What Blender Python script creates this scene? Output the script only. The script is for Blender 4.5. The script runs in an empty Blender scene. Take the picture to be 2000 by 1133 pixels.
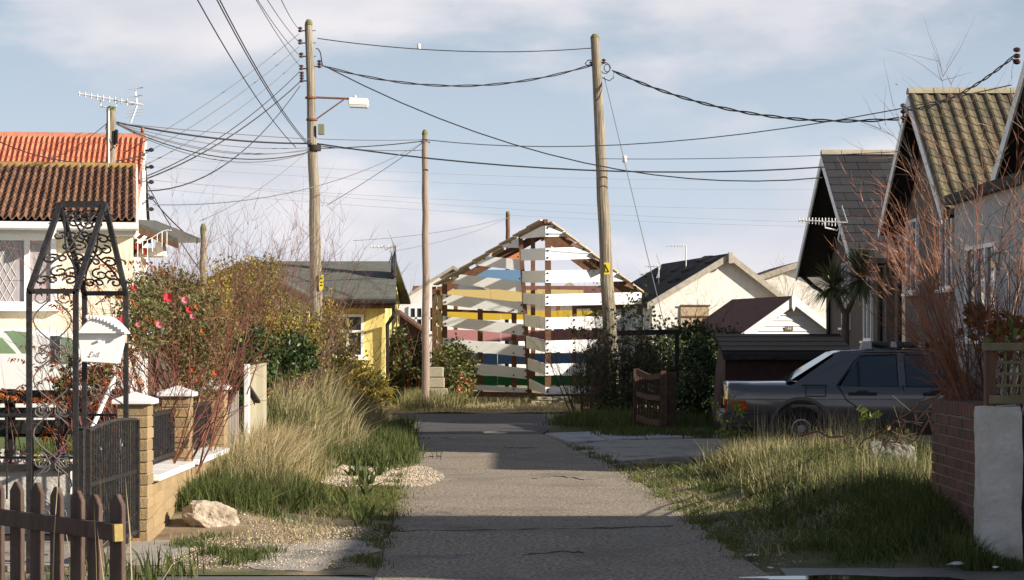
import bpy, bmesh, math, random
import numpy as np
from mathutils import Vector, Matrix
random.seed(7); RNG = np.random.default_rng(11)
R = math.radians
scene = bpy.context.scene
C = scene.collection
# ------------------------------------------------------------------ camera
F = 4200.0            # focal length in pixels of a 2000 px wide frame
CAMZ = 1.56
cam_d = bpy.data.cameras.new('camera'); cam = bpy.data.objects.new('camera', cam_d); C.objects.link(cam)
cam_d.sensor_width = 36; cam_d.lens = 36 * F / 2000; cam_d.shift_y = 89.5 / 2000
cam_d.clip_end = 20000
cam.location = (0, 0, CAMZ); cam.rotation_euler = (R(90), 0, 0)
scene.camera = cam
# ------------------------------------------------------------------ sun and sky
SUN_A, SUN_EL = 66.0, 22.5     # azimuth from behind the camera towards the right, elevation
sd = Vector((math.sin(R(SUN_A)) * math.cos(R(SUN_EL)), -math.cos(R(SUN_A)) * math.cos(R(SUN_EL)), math.sin(R(SUN_EL))))
sun_d = bpy.data.lights.new('sun', 'SUN'); sun_d.energy = 5.0; sun_d.angle = R(0.53); sun_d.color = (1, .90, .76)
sun = bpy.data.objects.new('sun', sun_d); C.objects.link(sun)
sun.rotation_euler = (-sd).to_track_quat('-Z', 'Y').to_euler()
w = bpy.data.worlds.new('World'); scene.world = w; w.use_nodes = True
nt = w.node_tree; N = nt.nodes; Lk = nt.links; N.clear()
out = N.new('ShaderNodeOutputWorld'); bg = N.new('ShaderNodeBackground'); Lk.new(bg.outputs[0], out.inputs[0])
sky = N.new('ShaderNodeTexSky'); sky.sky_type = 'NISHITA'; sky.sun_disc = False
sky.sun_elevation = R(SUN_EL); sky.sun_rotation = R(180 - SUN_A)   # clockwise from +Y
sky.air_density = 1.0; sky.dust_density = .9; sky.ozone_density = 1.6
bg.inputs[1].default_value = .05
tc = N.new('ShaderNodeTexCoord'); mp = N.new('ShaderNodeMapping'); mp.inputs['Scale'].default_value = (1.0, 1.0, 2.6)
Lk.new(tc.outputs['Generated'], mp.inputs[0])
n1 = N.new('ShaderNodeTexNoise'); n1.inputs['Scale'].default_value = 4.6; n1.inputs['Detail'].default_value = 7; n1.inputs['Roughness'].default_value = .52
mp.inputs['Location'].default_value = (3.2, .9, .35)
Lk.new(mp.outputs[0], n1.inputs['Vector'])
r1 = N.new('ShaderNodeMapRange'); r1.inputs[1].default_value = .42; r1.inputs[2].default_value = .58; r1.inputs[3].default_value = .0; r1.inputs[4].default_value = .92; r1.interpolation_type = 'SMOOTHSTEP'
Lk.new(n1.outputs[0], r1.inputs[0])
n2 = N.new('ShaderNodeTexNoise'); n2.inputs['Scale'].default_value = 9; n2.inputs['Detail'].default_value = 5
Lk.new(mp.outputs[0], n2.inputs['Vector'])
cc = N.new('ShaderNodeMix'); cc.data_type = 'RGBA'; cc.inputs[6].default_value = (8.0, 8.15, 8.9, 1); cc.inputs[7].default_value = (10.4, 9.95, 10.3, 1)
r2 = N.new('ShaderNodeMapRange'); r2.inputs[1].default_value = .38; r2.inputs[2].default_value = .62
Lk.new(n2.outputs[0], r2.inputs[0]); Lk.new(r2.outputs[0], cc.inputs[0])
mx = N.new('ShaderNodeMix'); mx.data_type = 'RGBA'
sx = N.new('ShaderNodeSeparateXYZ'); Lk.new(tc.outputs['Generated'], sx.inputs[0])
hz = N.new('ShaderNodeMapRange'); hz.interpolation_type = 'SMOOTHSTEP'; hz.inputs[1].default_value = 0; hz.inputs[2].default_value = .30; hz.inputs[3].default_value = .88; hz.inputs[4].default_value = .05   # low haze thins out with height
Lk.new(sx.outputs[2], hz.inputs[0])
fd_ = N.new('ShaderNodeMapRange'); fd_.interpolation_type = 'SMOOTHSTEP'; fd_.inputs[1].default_value = .16; fd_.inputs[2].default_value = .6; fd_.inputs[3].default_value = 1; fd_.inputs[4].default_value = .12   # cloud banks thin out towards the zenith
Lk.new(sx.outputs[2], fd_.inputs[0])
ml = N.new('ShaderNodeMath'); ml.operation = 'MULTIPLY'; Lk.new(r1.outputs[0], ml.inputs[0]); Lk.new(fd_.outputs[0], ml.inputs[1])
hm = N.new('ShaderNodeMix'); hm.data_type = 'RGBA'; hm.inputs[7].default_value = (7.4, 8.5, 10.3, 1); Lk.new(hz.outputs[0], hm.inputs[0]); Lk.new(sky.outputs[0], hm.inputs[6])
Lk.new(ml.outputs[0], mx.inputs[0]); Lk.new(hm.outputs[2], mx.inputs[6]); Lk.new(cc.outputs[2], mx.inputs[7])
Lk.new(mx.outputs[2], bg.inputs[0])
scene.view_settings.view_transform = 'Standard'; scene.view_settings.look = 'None'
scene.view_settings.exposure = 0.82; scene.view_settings.gamma = 1
scene.render.resolution_x = 1024; scene.render.resolution_y = 580

# ------------------------------------------------------------------ helpers
def P(px, py, Y): return Vector(((px - 1000) * Y / F, Y, CAMZ - (py - 656) * Y / F))
def GY(py, z=0): return (CAMZ - z) * F / (py - 656)
def G(px, py, z=0):
    Y = GY(py, z); return Vector(((px - 1000) * Y / F, Y, z))

MATS = {}
def M(name, col, col2=None, scale=6, rough=.85, bump=0, bscale=40, rnd=0, isl=0, metal=0, spec=.4, trans=0, stretch=(1, 1, 1), lo=.35, hi=.65, detail=5, col3=None, scale3=2, lo3=.55, hi3=.65):
    if name in MATS: return MATS[name]
    m = bpy.data.materials.new(name); m.use_nodes = True; MATS[name] = m
    t = m.node_tree; n = t.nodes; l = t.links
    b = n['Principled BSDF']; b.inputs['Roughness'].default_value = rough; b.inputs['Metallic'].default_value = metal
    b.inputs['Specular IOR Level'].default_value = spec
    tcn = n.new('ShaderNodeTexCoord'); mpn = n.new('ShaderNodeMapping'); mpn.inputs['Scale'].default_value = stretch
    l.new(tcn.outputs['Object'], mpn.inputs[0])
    c = None
    rgb = n.new('ShaderNodeRGB'); rgb.outputs[0].default_value = (*col, 1); c = rgb.outputs[0]
    def mix(fac, a, bcol):
        q = n.new('ShaderNodeMix'); q.data_type = 'RGBA'
        l.new(fac, q.inputs[0]); l.new(a, q.inputs[6])
        if isinstance(bcol, tuple): q.inputs[7].default_value = (*bcol, 1)
        else: l.new(bcol, q.inputs[7])
        return q.outputs[2]
    def noise(s, d=detail, lo=lo, hi=hi):
        q = n.new('ShaderNodeTexNoise'); q.inputs['Scale'].default_value = s; q.inputs['Detail'].default_value = d; q.inputs['Roughness'].default_value = .6
        l.new(mpn.outputs[0], q.inputs['Vector'])
        r = n.new('ShaderNodeMapRange'); r.inputs[1].default_value = lo; r.inputs[2].default_value = hi
        l.new(q.outputs[0], r.inputs[0]); return r.outputs[0]
    if col2:
        if isl:
            g = n.new('ShaderNodeNewGeometry'); c = mix(g.outputs['Random Per Island'], c, col2)
        elif rnd:
            oi = n.new('ShaderNodeObjectInfo'); c = mix(oi.outputs['Random'], c, col2)
        else: c = mix(noise(scale), c, col2)
    if col3: c = mix(noise(scale3, 4, lo3, hi3), c, col3)
    l.new(c, b.inputs['Base Color'])
    if bump:
        q = n.new('ShaderNodeTexNoise'); q.inputs['Scale'].default_value = bscale; q.inputs['Detail'].default_value = 4
        l.new(mpn.outputs[0], q.inputs['Vector'])
        bp = n.new('ShaderNodeBump'); bp.inputs['Strength'].default_value = bump; bp.inputs['Distance'].default_value = .02
        l.new(q.outputs[0], bp.inputs['Height']); l.new(bp.outputs[0], b.inputs['Normal'])
    if trans:
        tr = n.new('ShaderNodeBsdfTranslucent'); l.new(c, tr.inputs[0]); ms = n.new('ShaderNodeMixShader'); ms.inputs[0].default_value = trans
        l.new(b.outputs[0], ms.inputs[1]); l.new(tr.outputs[0], ms.inputs[2]); l.new(ms.outputs[0], n['Material Output'].inputs[0])
    return m

def fastmesh(name, V, T):
    """V (n,3) float, T (m,3) or (m,4) int"""
    me = bpy.data.meshes.new(name); V = np.asarray(V, np.float32); T = np.asarray(T, np.int32); k = T.shape[1]
    me.vertices.add(len(V)); me.vertices.foreach_set('co', V.ravel())
    me.loops.add(T.size); me.loops.foreach_set('vertex_index', T.ravel())
    me.polygons.add(len(T)); me.polygons.foreach_set('loop_start', np.arange(0, T.size, k, dtype=np.int32))
    me.update(calc_edges=True); return me

WM = {}     # world matrix of every parent
def put(o, parent=None, Mw=None):
    C.objects.link(o); Mw = Mw or Matrix()
    if parent is not None:
        o.parent = parent; o.matrix_local = WM[parent.name].inverted() @ Mw
    else: o.matrix_world = Mw
    WM[o.name] = Mw.copy(); return o
def tag(o, label, cat=None, group=None, kind=None):
    if label: o['label'] = label
    if cat: o['category'] = cat
    if group: o['group'] = group
    if kind: o['kind'] = kind
    return o
def thing(name, loc, label, cat, group=None, rz=0):
    o = bpy.data.objects.new(name, None); o.empty_display_size = .2
    put(o, None, Matrix.Translation(Vector(loc)) @ Matrix.Rotation(rz, 4, 'Z'))
    return tag(o, label, cat, group)
def piece(name, mesh, mat, parent, Mw):
    o = bpy.data.objects.new(name, mesh)
    if mat and not mesh.materials: mesh.materials.append(mat)
    return put(o, parent, Mw)

class MB:
    def __init__(s): s.v = []; s.f = []
    def add(s, vs, fs):
        k = len(s.v); s.v += [Vector(v) for v in vs]; s.f += [tuple(i + k for i in f) for f in fs]; return s
    def box(s, a, b):
        (x0, y0, z0), (x1, y1, z1) = a, b
        return s.hexa([(x0, y0, z0), (x1, y0, z0), (x1, y1, z0), (x0, y1, z0), (x0, y0, z1), (x1, y0, z1), (x1, y1, z1), (x0, y1, z1)])
    def hexa(s, p): return s.add(p, [(3, 2, 1, 0), (4, 5, 6, 7), (0, 1, 5, 4), (1, 2, 6, 5), (2, 3, 7, 6), (3, 0, 4, 7)])
    def slab(s, poly, d):
        """polygon (3D points) extruded by vector d"""
        d = Vector(d); n = len(poly); a = [Vector(p) for p in poly]; b = [p + d for p in a]
        return s.add(a + b, [tuple(range(n - 1, -1, -1)), tuple(range(n, 2 * n))] + [(i, (i + 1) % n, n + (i + 1) % n, n + i) for i in range(n)])
    def beam(s, a, b, w, h, up=(0, 0, 1)):
        a = Vector(a); b = Vector(b); t = (b - a).normalized(); u = Vector(up)
        if abs(t.dot(u)) > .98: u = Vector((0, 1, 0))
        x = t.cross(u).normalized(); z = x.cross(t).normalized(); x *= w / 2; z *= h / 2
        return s.hexa([a - x - z, a + x - z, b + x - z, b - x - z, a - x + z, a + x + z, b + x + z, b - x + z])
    def tube(s, pts, r, n=6, cap=True):
        pts = [Vector(p) for p in pts]; rs = r if isinstance(r, (list, tuple)) else [r] * len(pts)
        base = len(s.v); up = Vector((.13, .21, 1)).normalized()
        for i, p in enumerate(pts):
            t = (pts[min(i + 1, len(pts) - 1)] - pts[max(i - 1, 0)])
            if t.length < 1e-9: t = Vector((0, 0, 1))
            t.normalize(); u = up if abs(t.dot(up)) < .95 else Vector((1, 0, 0))
            x = t.cross(u).normalized(); y = t.cross(x)
            for k in range(n):
                a = 2 * math.pi * k / n; s.v.append(p + (x * math.cos(a) + y * math.sin(a)) * rs[i])
        for i in range(len(pts) - 1):
            for k in range(n):
                a = base + i * n + k; b = base + i * n + (k + 1) % n; s.f.append((a, b, b + n, a + n))
        if cap:
            s.f.append(tuple(base + k for k in range(n - 1, -1, -1))); e = base + (len(pts) - 1) * n; s.f.append(tuple(e + k for k in range(n)))
        return s
    def lathe(s, c, prof, n=16):
        c = Vector(c); base = len(s.v)
        for (r, z) in prof:
            for k in range(n): a = 2 * math.pi * k / n; s.v.append(c + Vector((r * math.cos(a), r * math.sin(a), z)))
        for i in range(len(prof) - 1):
            for k in range(n): a = base + i * n + k; b = base + i * n + (k + 1) % n; s.f.append((a, b, b + n, a + n))
        s.f.append(tuple(base + k for k in range(n - 1, -1, -1))); e = base + (len(prof) - 1) * n; s.f.append(tuple(e + k for k in range(n)))
        return s
    def mesh(s, name, bevel=0):
        me = bpy.data.meshes.new(name); me.from_pydata([tuple(v) for v in s.v], [], s.f)
        bm = bmesh.new(); bm.from_mesh(me)
        if bevel: bmesh.ops.bevel(bm, geom=bm.edges[:], offset=bevel, segments=1, affect='EDGES', clamp_overlap=True)
        bmesh.ops.recalc_face_normals(bm, faces=bm.faces[:]); bm.to_mesh(me); bm.free(); return me
    def build(s, name, mat, parent=None, smooth=False, bevel=0, Mw=None):
        """vertices are world coordinates; stored relative to the parent"""
        if parent is not None:
            inv = WM[parent.name].inverted(); s.v = [inv @ v for v in s.v]; Mw = WM[parent.name]
        me = s.mesh(name, bevel); me.materials.append(mat)
        if smooth: me.polygons.foreach_set('use_smooth', [True] * len(me.polygons))
        o = bpy.data.objects.new(name, me); return put(o, parent, Mw)
def structure(o): o['kind'] = 'structure'; return o
def text_mesh(s, size):
    cu = bpy.data.curves.new('t', 'FONT'); cu.body = s; cu.size = size; cu.extrude = .003; cu.align_x = 'CENTER'; cu.align_y = 'CENTER'
    o = bpy.data.objects.new('t', cu); me = bpy.data.meshes.new_from_object(o); bpy.data.objects.remove(o); bpy.data.curves.remove(cu); me.name = 'lettering'; return me

# ------------------------------------------------------------------ vegetation helpers
def blades(name, pts, h, wd, lean, mat, parent=None, curve=.5, wind=(0, 0)):
    """pts (n,3); h, wd arrays; three-triangle bent blades"""
    n = len(pts); az = RNG.uniform(0, 2 * np.pi, n); d = np.stack([np.cos(az), np.sin(az), np.zeros(n)], 1)
    ln = np.abs(RNG.normal(0, lean, n))[:, None]
    off = d * ln * h[:, None]; off[:, 0] += wind[0] * h; off[:, 1] += wind[1] * h
    az2 = RNG.uniform(0, np.pi, n); sidev = np.stack([np.cos(az2), np.sin(az2) * .5, np.zeros(n)], 1) * wd[:, None] / 2
    up = np.zeros((n, 3)); up[:, 2] = h
    mid = pts + up * .55 + off * .35; tip = pts + up * (1 - .3 * np.minimum(ln, 1) * curve) + off
    V = np.stack([pts - sidev, pts + sidev, mid - sidev * .8, mid + sidev * .8, tip], 1).reshape(-1, 3)
    b = np.arange(n)[:, None] * 5
    T = np.concatenate([b + [0, 1, 3], b + [0, 3, 2], b + [2, 3, 4]], 0)
    me = fastmesh(name, V, T); me.materials.append(mat)
    return mk(name, me, parent)
def mk(name, me, parent=None):
    if parent is not None:
        inv = WM[parent.name].inverted(); me.transform(inv); Mw = WM[parent.name]
    else: Mw = Matrix()
    return put(bpy.data.objects.new(name, me), parent, Mw)
def leaves(name, pts, size, mat, parent=None, aspect=.55, droop=0, dirs=None):
    """four-corner leaf faces with a fold, random attitude"""
    n = len(pts); size = np.asarray(size) * np.ones(n)
    a = RNG.normal(0, 1, (n, 3)) if dirs is None else dirs + RNG.normal(0, .35, (n, 3)); a[:, 2] -= droop; a /= np.linalg.norm(a, axis=1)[:, None]
    b = RNG.normal(0, 1, (n, 3)); b -= a * np.sum(a * b, 1)[:, None]; b /= np.linalg.norm(b, axis=1)[:, None]
    c = np.cross(a, b)
    L = a * size[:, None]; W = b * (size * aspect / 2)[:, None]; H = c * (size * .12)[:, None]
    V = np.stack([pts, pts + L * .45 + W + H, pts + L, pts + L * .45 - W + H], 1).reshape(-1, 3)
    k = np.arange(n)[:, None] * 4; T = np.concatenate([k + [0, 1, 2], k + [0, 2, 3]], 0)
    me = fastmesh(name, V, T); me.materials.append(mat); return mk(name, me, parent)
def ellipsoid_pts(blobs, n, shell=.5):
    """uneven cloud: points in ellipsoids (cx,cy,cz,rx,ry,rz), clumped"""
    vol = np.array([b[3] * b[4] * b[5] for b in blobs]); k = RNG.choice(len(blobs), n, p=vol / vol.sum())
    B = np.array(blobs)[k]; d = RNG.normal(0, 1, (n, 3)); d /= np.linalg.norm(d, axis=1)[:, None]
    r = RNG.uniform(shell ** 3, 1, n) ** (1 / 3); q = d * r[:, None]
    nc = max(8, n // 60); cl = RNG.normal(0, 1, (nc, 3)); cl /= np.linalg.norm(cl, axis=1)[:, None]; cl *= (RNG.uniform(.3, 1.05, nc))[:, None]
    j = RNG.integers(0, nc, n); use = RNG.random(n) < .7
    q[use] = cl[j[use]] + RNG.normal(0, .13, (use.sum(), 3))
    return B[:, :3] + q * B[:, 3:]
def twigs(name, base, n, hgt, spread, mat, parent=None, r0=.012, sub=3, depth=2, curve=.25, base_r=.15, az0=None, azw=math.pi, tips=None, seg=4, gravity=0, lmul=.45, rmul=.6, sides=4, up=1.0, direct=None):
    """upright multi-stem shrub: n stems that bend outwards and fork"""
    m = MB(); base = Vector(base)
    def grow(p, d, L, r, lev):
        pts = [p.copy()]; rs = [r]; q = p.copy(); d = d.normalized()
        kids = []
        for i in range(seg):
            d = (d + Vector((random.gauss(0, curve), random.gauss(0, curve), random.gauss(0, curve * .6) - gravity)) * .35).normalized()
            q = q + d * (L / seg); pts.append(q.copy()); rs.append(r * (1 - .8 * (i + 1) / seg))
            kids.append((q.copy(), d.copy(), r * (1 - .6 * (i + 1) / seg)))
        m.tube(pts, rs, sides if lev == 0 else 3, cap=False)
        if tips is not None: tips.append(q); tips.extend(pts[2:])
        if lev < depth:
            for _ in range(sub):
                kp, kd, kr = random.choice(kids)
                dd = (kd + Vector((random.gauss(0, .55), random.gauss(0, .55), random.gauss(.1, .35)))).normalized()
                grow(kp, dd, L * lmul * random.uniform(.6, 1.3), max(kr * rmul, .0022), lev + 1)
    for i in range(n):
        a = random.uniform(0, 2 * math.pi) if az0 is None else az0 + random.uniform(-azw, azw)
        s = random.random() ** .6 * spread
        p = base + Vector((math.cos(a), math.sin(a), 0)) * base_r * random.random()
        d = direct if direct is not None else Vector((math.cos(a) * s, math.sin(a) * s, up))
        grow(p, Vector(d), hgt * random.uniform(.6, 1.0), r0 * random.uniform(.6, 1.1), 0)
    return m.build(name, mat, parent)
def hump(x, a, b): t = min(max((x - a) / (b - a), 0), 1); return t * t * (3 - 2 * t)
# ================================================================== GROUND
m_soil = M('soil_and_straw', (.16, .115, .07), (.30, .235, .15), 3.5, .95, .5, 60, col3=(.09, .10, .035), scale3=1.1, lo3=.48, hi3=.6)
m_conc = M('aggregate_concrete', (.115, .093, .072), (.50, .415, .32), 34, .9, .8, 70, lo=.36, hi=.66, detail=4, col3=(.17, .145, .12), scale3=.9, lo3=.5, hi3=.75)
m_slab = M('pale_concrete', (.33, .325, .32), (.42, .42, .42), 5, .85, .3, 60, col3=(.24, .235, .22), scale3=2.2)
m_path = M('path_concrete', (.30, .265, .225), (.42, .375, .32), 14, .9, .4, 70, col3=(.2, .18, .15), scale3=1.6)
m_asph = M('asphalt', (.055, .053, .058), (.095, .09, .094), 50, .75, .4, 120, col3=(.05, .05, .055), scale3=.8)
m_lawn = M('lawn_ground', (.05, .085, .02), (.10, .13, .035), 6, .95)
m_puddle = M('puddle_water', (.012, .013, .016), None, rough=.03, spec=.6)
m_black = M('crack_dirt', (.05, .045, .04), (.09, .08, .07), 20, .95)
m_stain = M('oil_stain', (.075, .068, .062), (.16, .145, .13), 22, .6, lo=.4, hi=.6)
m_tar = M('tar', (.03, .03, .032), (.05, .05, .05), 30, .7)

structure(MB().add([(-3000, -300, -.03), (3000, -300, -.03), (3000, 6000, -.03), (-3000, 6000, -.03)], [(0, 1, 2, 3)]).build('ground', m_soil))
def sheet(name, pts, z, mat, thick=.1):
    return structure(MB().slab([(p[0], p[1], z - thick) for p in pts], (0, 0, thick)).build(name, mat))
# lane slabs: each cast bay is a piece with a recessed joint
LE = [(8, -.78), (14, -.87), (22, -1.17), (31, -1.5), (34.4, -1.62)]
RE = [(8, 1.78), (14.4, 1.65), (19, 1.5), (25.5, 1.25), (30.4, .82), (34.4, .48)]
def ip(T, y):
    for (a, u), (b, v) in zip(T, T[1:]):
        if a <= y <= b: return u + (v - u) * (y - a) / (b - a)
    return T[-1][1] if y > T[-1][0] else T[0][1]
lane = sheet('lane', [(ip(LE, y) - .01, y) for y in (7, 14, 22, 31, 34.3)] + [(ip(RE, y) + .01, y) for y in (34.3, 30.4, 25.5, 19, 14.4, 7)], -.012, M('lane_joint', (.07, .062, .05), None, rough=.95), .02)
bays = [7, 12.1, 16.62, 25.2, 34.0]
for i, (a, b) in enumerate(zip(bays, bays[1:])):
    ys = np.linspace(a + .012, b - .012, 6)
    # slightly ragged edges
    l = [(ip(LE, y) + random.uniform(-.03, .03), y + random.uniform(-.008, .008), -.02) for y in ys]; r = [(ip(RE, y) + random.uniform(-.03, .03), y + random.uniform(-.008, .008), -.02) for y in ys[::-1]]
    MB().slab(l + r, (0, 0, .024)).build('concrete_bay', m_conc, lane, bevel=.004)
sheet('road', [(-80, 37.6), (-3.2, 37.6), (-2.4, 33.9), (-1.7, 33.9), (.45, 34.05), (.62, 36), (1.2, 37.6), (80, 38.8), (80, 43.4), (-80, 43.4)], -.004, m_asph, .02)
# tar joint line, cracks and oil stains on the lane
def blot(name, cx, cy, rx, ry, z, mat, n=22, k=.35):
    ph = [random.uniform(0, 6.28) for _ in range(4)]
    pts = []
    for i in range(n):
        a = 2 * math.pi * i / n; q = 1 + k * (math.sin(2 * a + ph[0]) * .5 + math.sin(3 * a + ph[1]) * .4 + math.sin(5 * a + ph[2]) * .35 + math.sin(9 * a + ph[3]) * .2)
        pts.append((cx + math.cos(a) * rx * q, cy + math.sin(a) * ry * q))
    return sheet(name, pts, z, mat, .003)
for (px, py, rx, ry) in ((865, 1088, .13, .12), (905, 1085, .05, .05)):
    g = G(px, py); blot('oil_stain', g.x, g.y, rx, ry, .0065, m_stain, 40, .6)
g = G(965, 845); blot('puddle', g.x, g.y, .22, .35, .0015, m_puddle)
g = G(775, 842); blot('puddle', g.x, g.y, .22, .8, .0015, m_puddle)
g = G(1230, 905); blot('mud_patch', g.x + .1, g.y, .5, .6, -.0075, m_stain, 40, .5)
for st in ([(745, 1040), (860, 1037), (1000, 1036), (1120, 1034), (1250, 1031), (1330, 1028)], [(800, 895), (830, 893), (870, 893)], [(985, 874), (1020, 876), (1060, 874)], [(790, 880), (840, 884), (900, 881)], [(1040, 935), (1090, 931), (1140, 938), (1190, 934)], [(1020, 1085), (1100, 1079), (1150, 1083)]):
    pts = []
    for (x0, y0), (x1, y1) in zip(st, st[1:]):
        for k in range(5): pts.append(G(x0 + (x1 - x0) * k / 5, y0 + (y1 - y0) * k / 5 + random.gauss(0, .8)) + Vector((0, 0, .0025)))
    structure(MB().tube(pts, [random.uniform(.004, .013) for _ in pts], 4).build('lane_crack', m_black))
for (cx, cy, rx, ry) in ((.55, 27.5, .5, .8), (-.6, 29.5, .45, 1.2), (.1, 17.6, .6, .35), (-.9, 24.3, .25, 1.0), (1.0, 16.2, .3, .5)): blot('worn_patch', cx, cy, rx, ry, .0058, M('worn_concrete', (.12, .105, .09), (.40, .345, .28), 30, .9, .6, 80, lo=.34, hi=.68), 60, .5)
# kerb stone in the lane mouth
kb = thing('kerb_stone', G(790, 856), 'worn pale kerb edging where the lane meets the road', 'kerb')
for i in range(5):
    a = G(760 + i * 26, 855 + i * .4); b = G(785 + i * 26, 855.4 + i * .4)
    MB().beam(a + Vector((0, 0, .008)), b + Vector((0, 0, .008)), .1, .03).build('kerb_piece', m_slab, kb, bevel=.006)
# right: pale slabs leading to the gate, and a broken concrete drive
# each slab a piece
ap = sheet('gate_apron', [tuple(G(1100, 868).xy), tuple(G(1060, 848).xy), tuple(G(1200, 838).xy), tuple(G(1420, 834).xy), tuple(G(1420, 862).xy)], -.015, m_soil, .03)
A0, A1, A2, A3 = G(1062, 849), G(1405, 834), G(1405, 853), G(1112, 866)
for i in range(2):
    for j in range(4):
        u0, u1, v0, v1 = j / 4 + .006, (j + 1) / 4 - .006, i / 2 + .008, (i + 1) / 2 - .008
        bl = lambda u, v: (A0.lerp(A1, u)).lerp(A3.lerp(A2, u), v)
        q = [bl(u0, v0), bl(u1, v0), bl(u1, v1), bl(u0, v1)]
        MB().slab([p + Vector((0, 0, -.03)) for p in q], (0, 0, .052 + random.uniform(0, .008))).build('paving_slab', m_slab, ap, bevel=.005)
dr = [G(1115, 872), G(1190, 862), G(1420, 858), G(1440, 890), G(1320, 893), G(1215, 903), G(1160, 895)]
sheet('driveway', [(p.x, p.y) for p in dr] + [(5, 27.3)] * 0, .012, m_path, .05)
g = [G(1135, 873), G(1165, 874), G(1180, 884), G(1210, 890), G(1200, 902)]
MB().tube([p + Vector((0, 0, .003)) for p in g], .012, 5).build('drive_crack', m_black)['kind'] = 'structure'
# foreground: tarmac strip at the bottom left and path at the garden gate
sheet('pavement', [(-9, 7), (-.9, 7), (-.88, 14.05), (-1.6, 13.95), (-9, 13.9)], .0, M('pavement_tarmac', (.12, .115, .115), (.17, .16, .155), 40, .9, .4, 90), .03)
sheet('gate_path', [(-2.75, 14.5), (-2.38, 14.6), (-2.3, 15.6), (-2.55, 16.3), (-4.2, 16.2), (-4.2, 14.5)], .012, m_path, .05)
blot('verge_path', -1.5, 15.3, .5, .95, .0125, m_path, 60, .3)
sheet('side_path', [(1.62, 8), (8, 8), (8, 14.5), (1.8, 14.45)], .0, M('wet_path', (.10, .095, .085), (.17, .155, .13), 10, .5, .3, 50), .03)
g = G(1660, 1130); blot('puddle', g.x, g.y, .6, .14, .0055, m_puddle, 30, .4)
g = G(1820, 1138); blot('puddle', g.x, g.y, .35, .12, .0055, m_puddle, 30, .4)
# raised garden behind the brick wall
sheet('garden', [(-30, 17.6), (-3.05, 17.6), (-3.05, 34), (-4.5, 37), (-30, 37)], .33, m_lawn, .4)
# right hand bank
def bank(x, y):
    e = ip(RE, y)
    h = .20 * hump(x, e + .45, e + 1.5) * hump(y, 14.5, 15.6) * (1 - hump(y, 22.5, 25.5)) + .05 * hump(x, e + .05, e + .3)
    return (h + .02) * hump(y, 14.45, 15.1) - .03 + .025 * hump(y, 14.5, 15.3) * math.sin(x * 5.1 + y * 2.3) * hump(x, e + .2, e + .8)
def lbank(x, y):
    e = ip(LE, y)
    return .16 * hump(-x, -e + .5, -e + 1.3) * hump(y, 16.5, 18) + .014 * hump(y, 16.4, 17.6) * math.sin(x * 4 + y * 1.7) * hump(-x, -e, -e + .3) + .016 * hump(-x, -e - .01, -e + .06) - .008
def bank_mesh(name, f, xs, ys, mat):
    V = []; T = []; n = len(xs)
    for y in ys:
        for x in xs: V.append((*x(y), ) if False else (x(y), y, f(x(y), y)))
    for j in range(len(ys) - 1):
        for i in range(n - 1): a = j * n + i; T.append((a, a + 1, a + n + 1, a + n))
    me = fastmesh(name, np.array(V), np.array(T)); me.materials.append(mat); return structure(mk(name, me))
bank_mesh('verge_right', bank, [(lambda y, t=t: ip(RE, y) + .005 + t * (5.6 - ip(RE, y))) for t in np.linspace(0, 1, 26)], list(np.linspace(14.48, 25.7, 46)),
          M('verge_soil', (.075, .085, .028), (.14, .125, .06), 4, .95, .6, 40))
bank_mesh('verge_left', lbank, [(lambda y, t=t: -3.0 + t * (min(ip(LE, y), 0) + .012 + 3.0)) for t in np.linspace(0, 1, 22)], list(np.linspace(13.95, 37.5, 74)), m_soil)
bank_mesh('verge_far', lambda x, y: .01 + .05 * hump(y, 43.4, 45) + .02 * math.sin(x * 3 + y), [(lambda y, t=t: -12 + t * 30) for t in np.linspace(0, 1, 40)], list(np.linspace(43.35, 90, 30)), M('dry_verge', (.22, .18, .10), (.33, .27, .15), 2.5, .95, .5, 40, col3=(.10, .11, .04), scale3=.7))
bank_mesh('verge_corner', lambda x, y: .12 * hump(x, .6 + (y - 33) * .05, 1.3) * hump(y, 35.4, 35.9) - .04 + .035 * hump(y, 35.4, 35.9), [(lambda y, t=t: .55 + max(0, y - 36) * .35 + t * 8) for t in np.linspace(0, 1, 24)], list(np.linspace(35.4, 38.2, 14)), MATS['verge_soil'])

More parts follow.
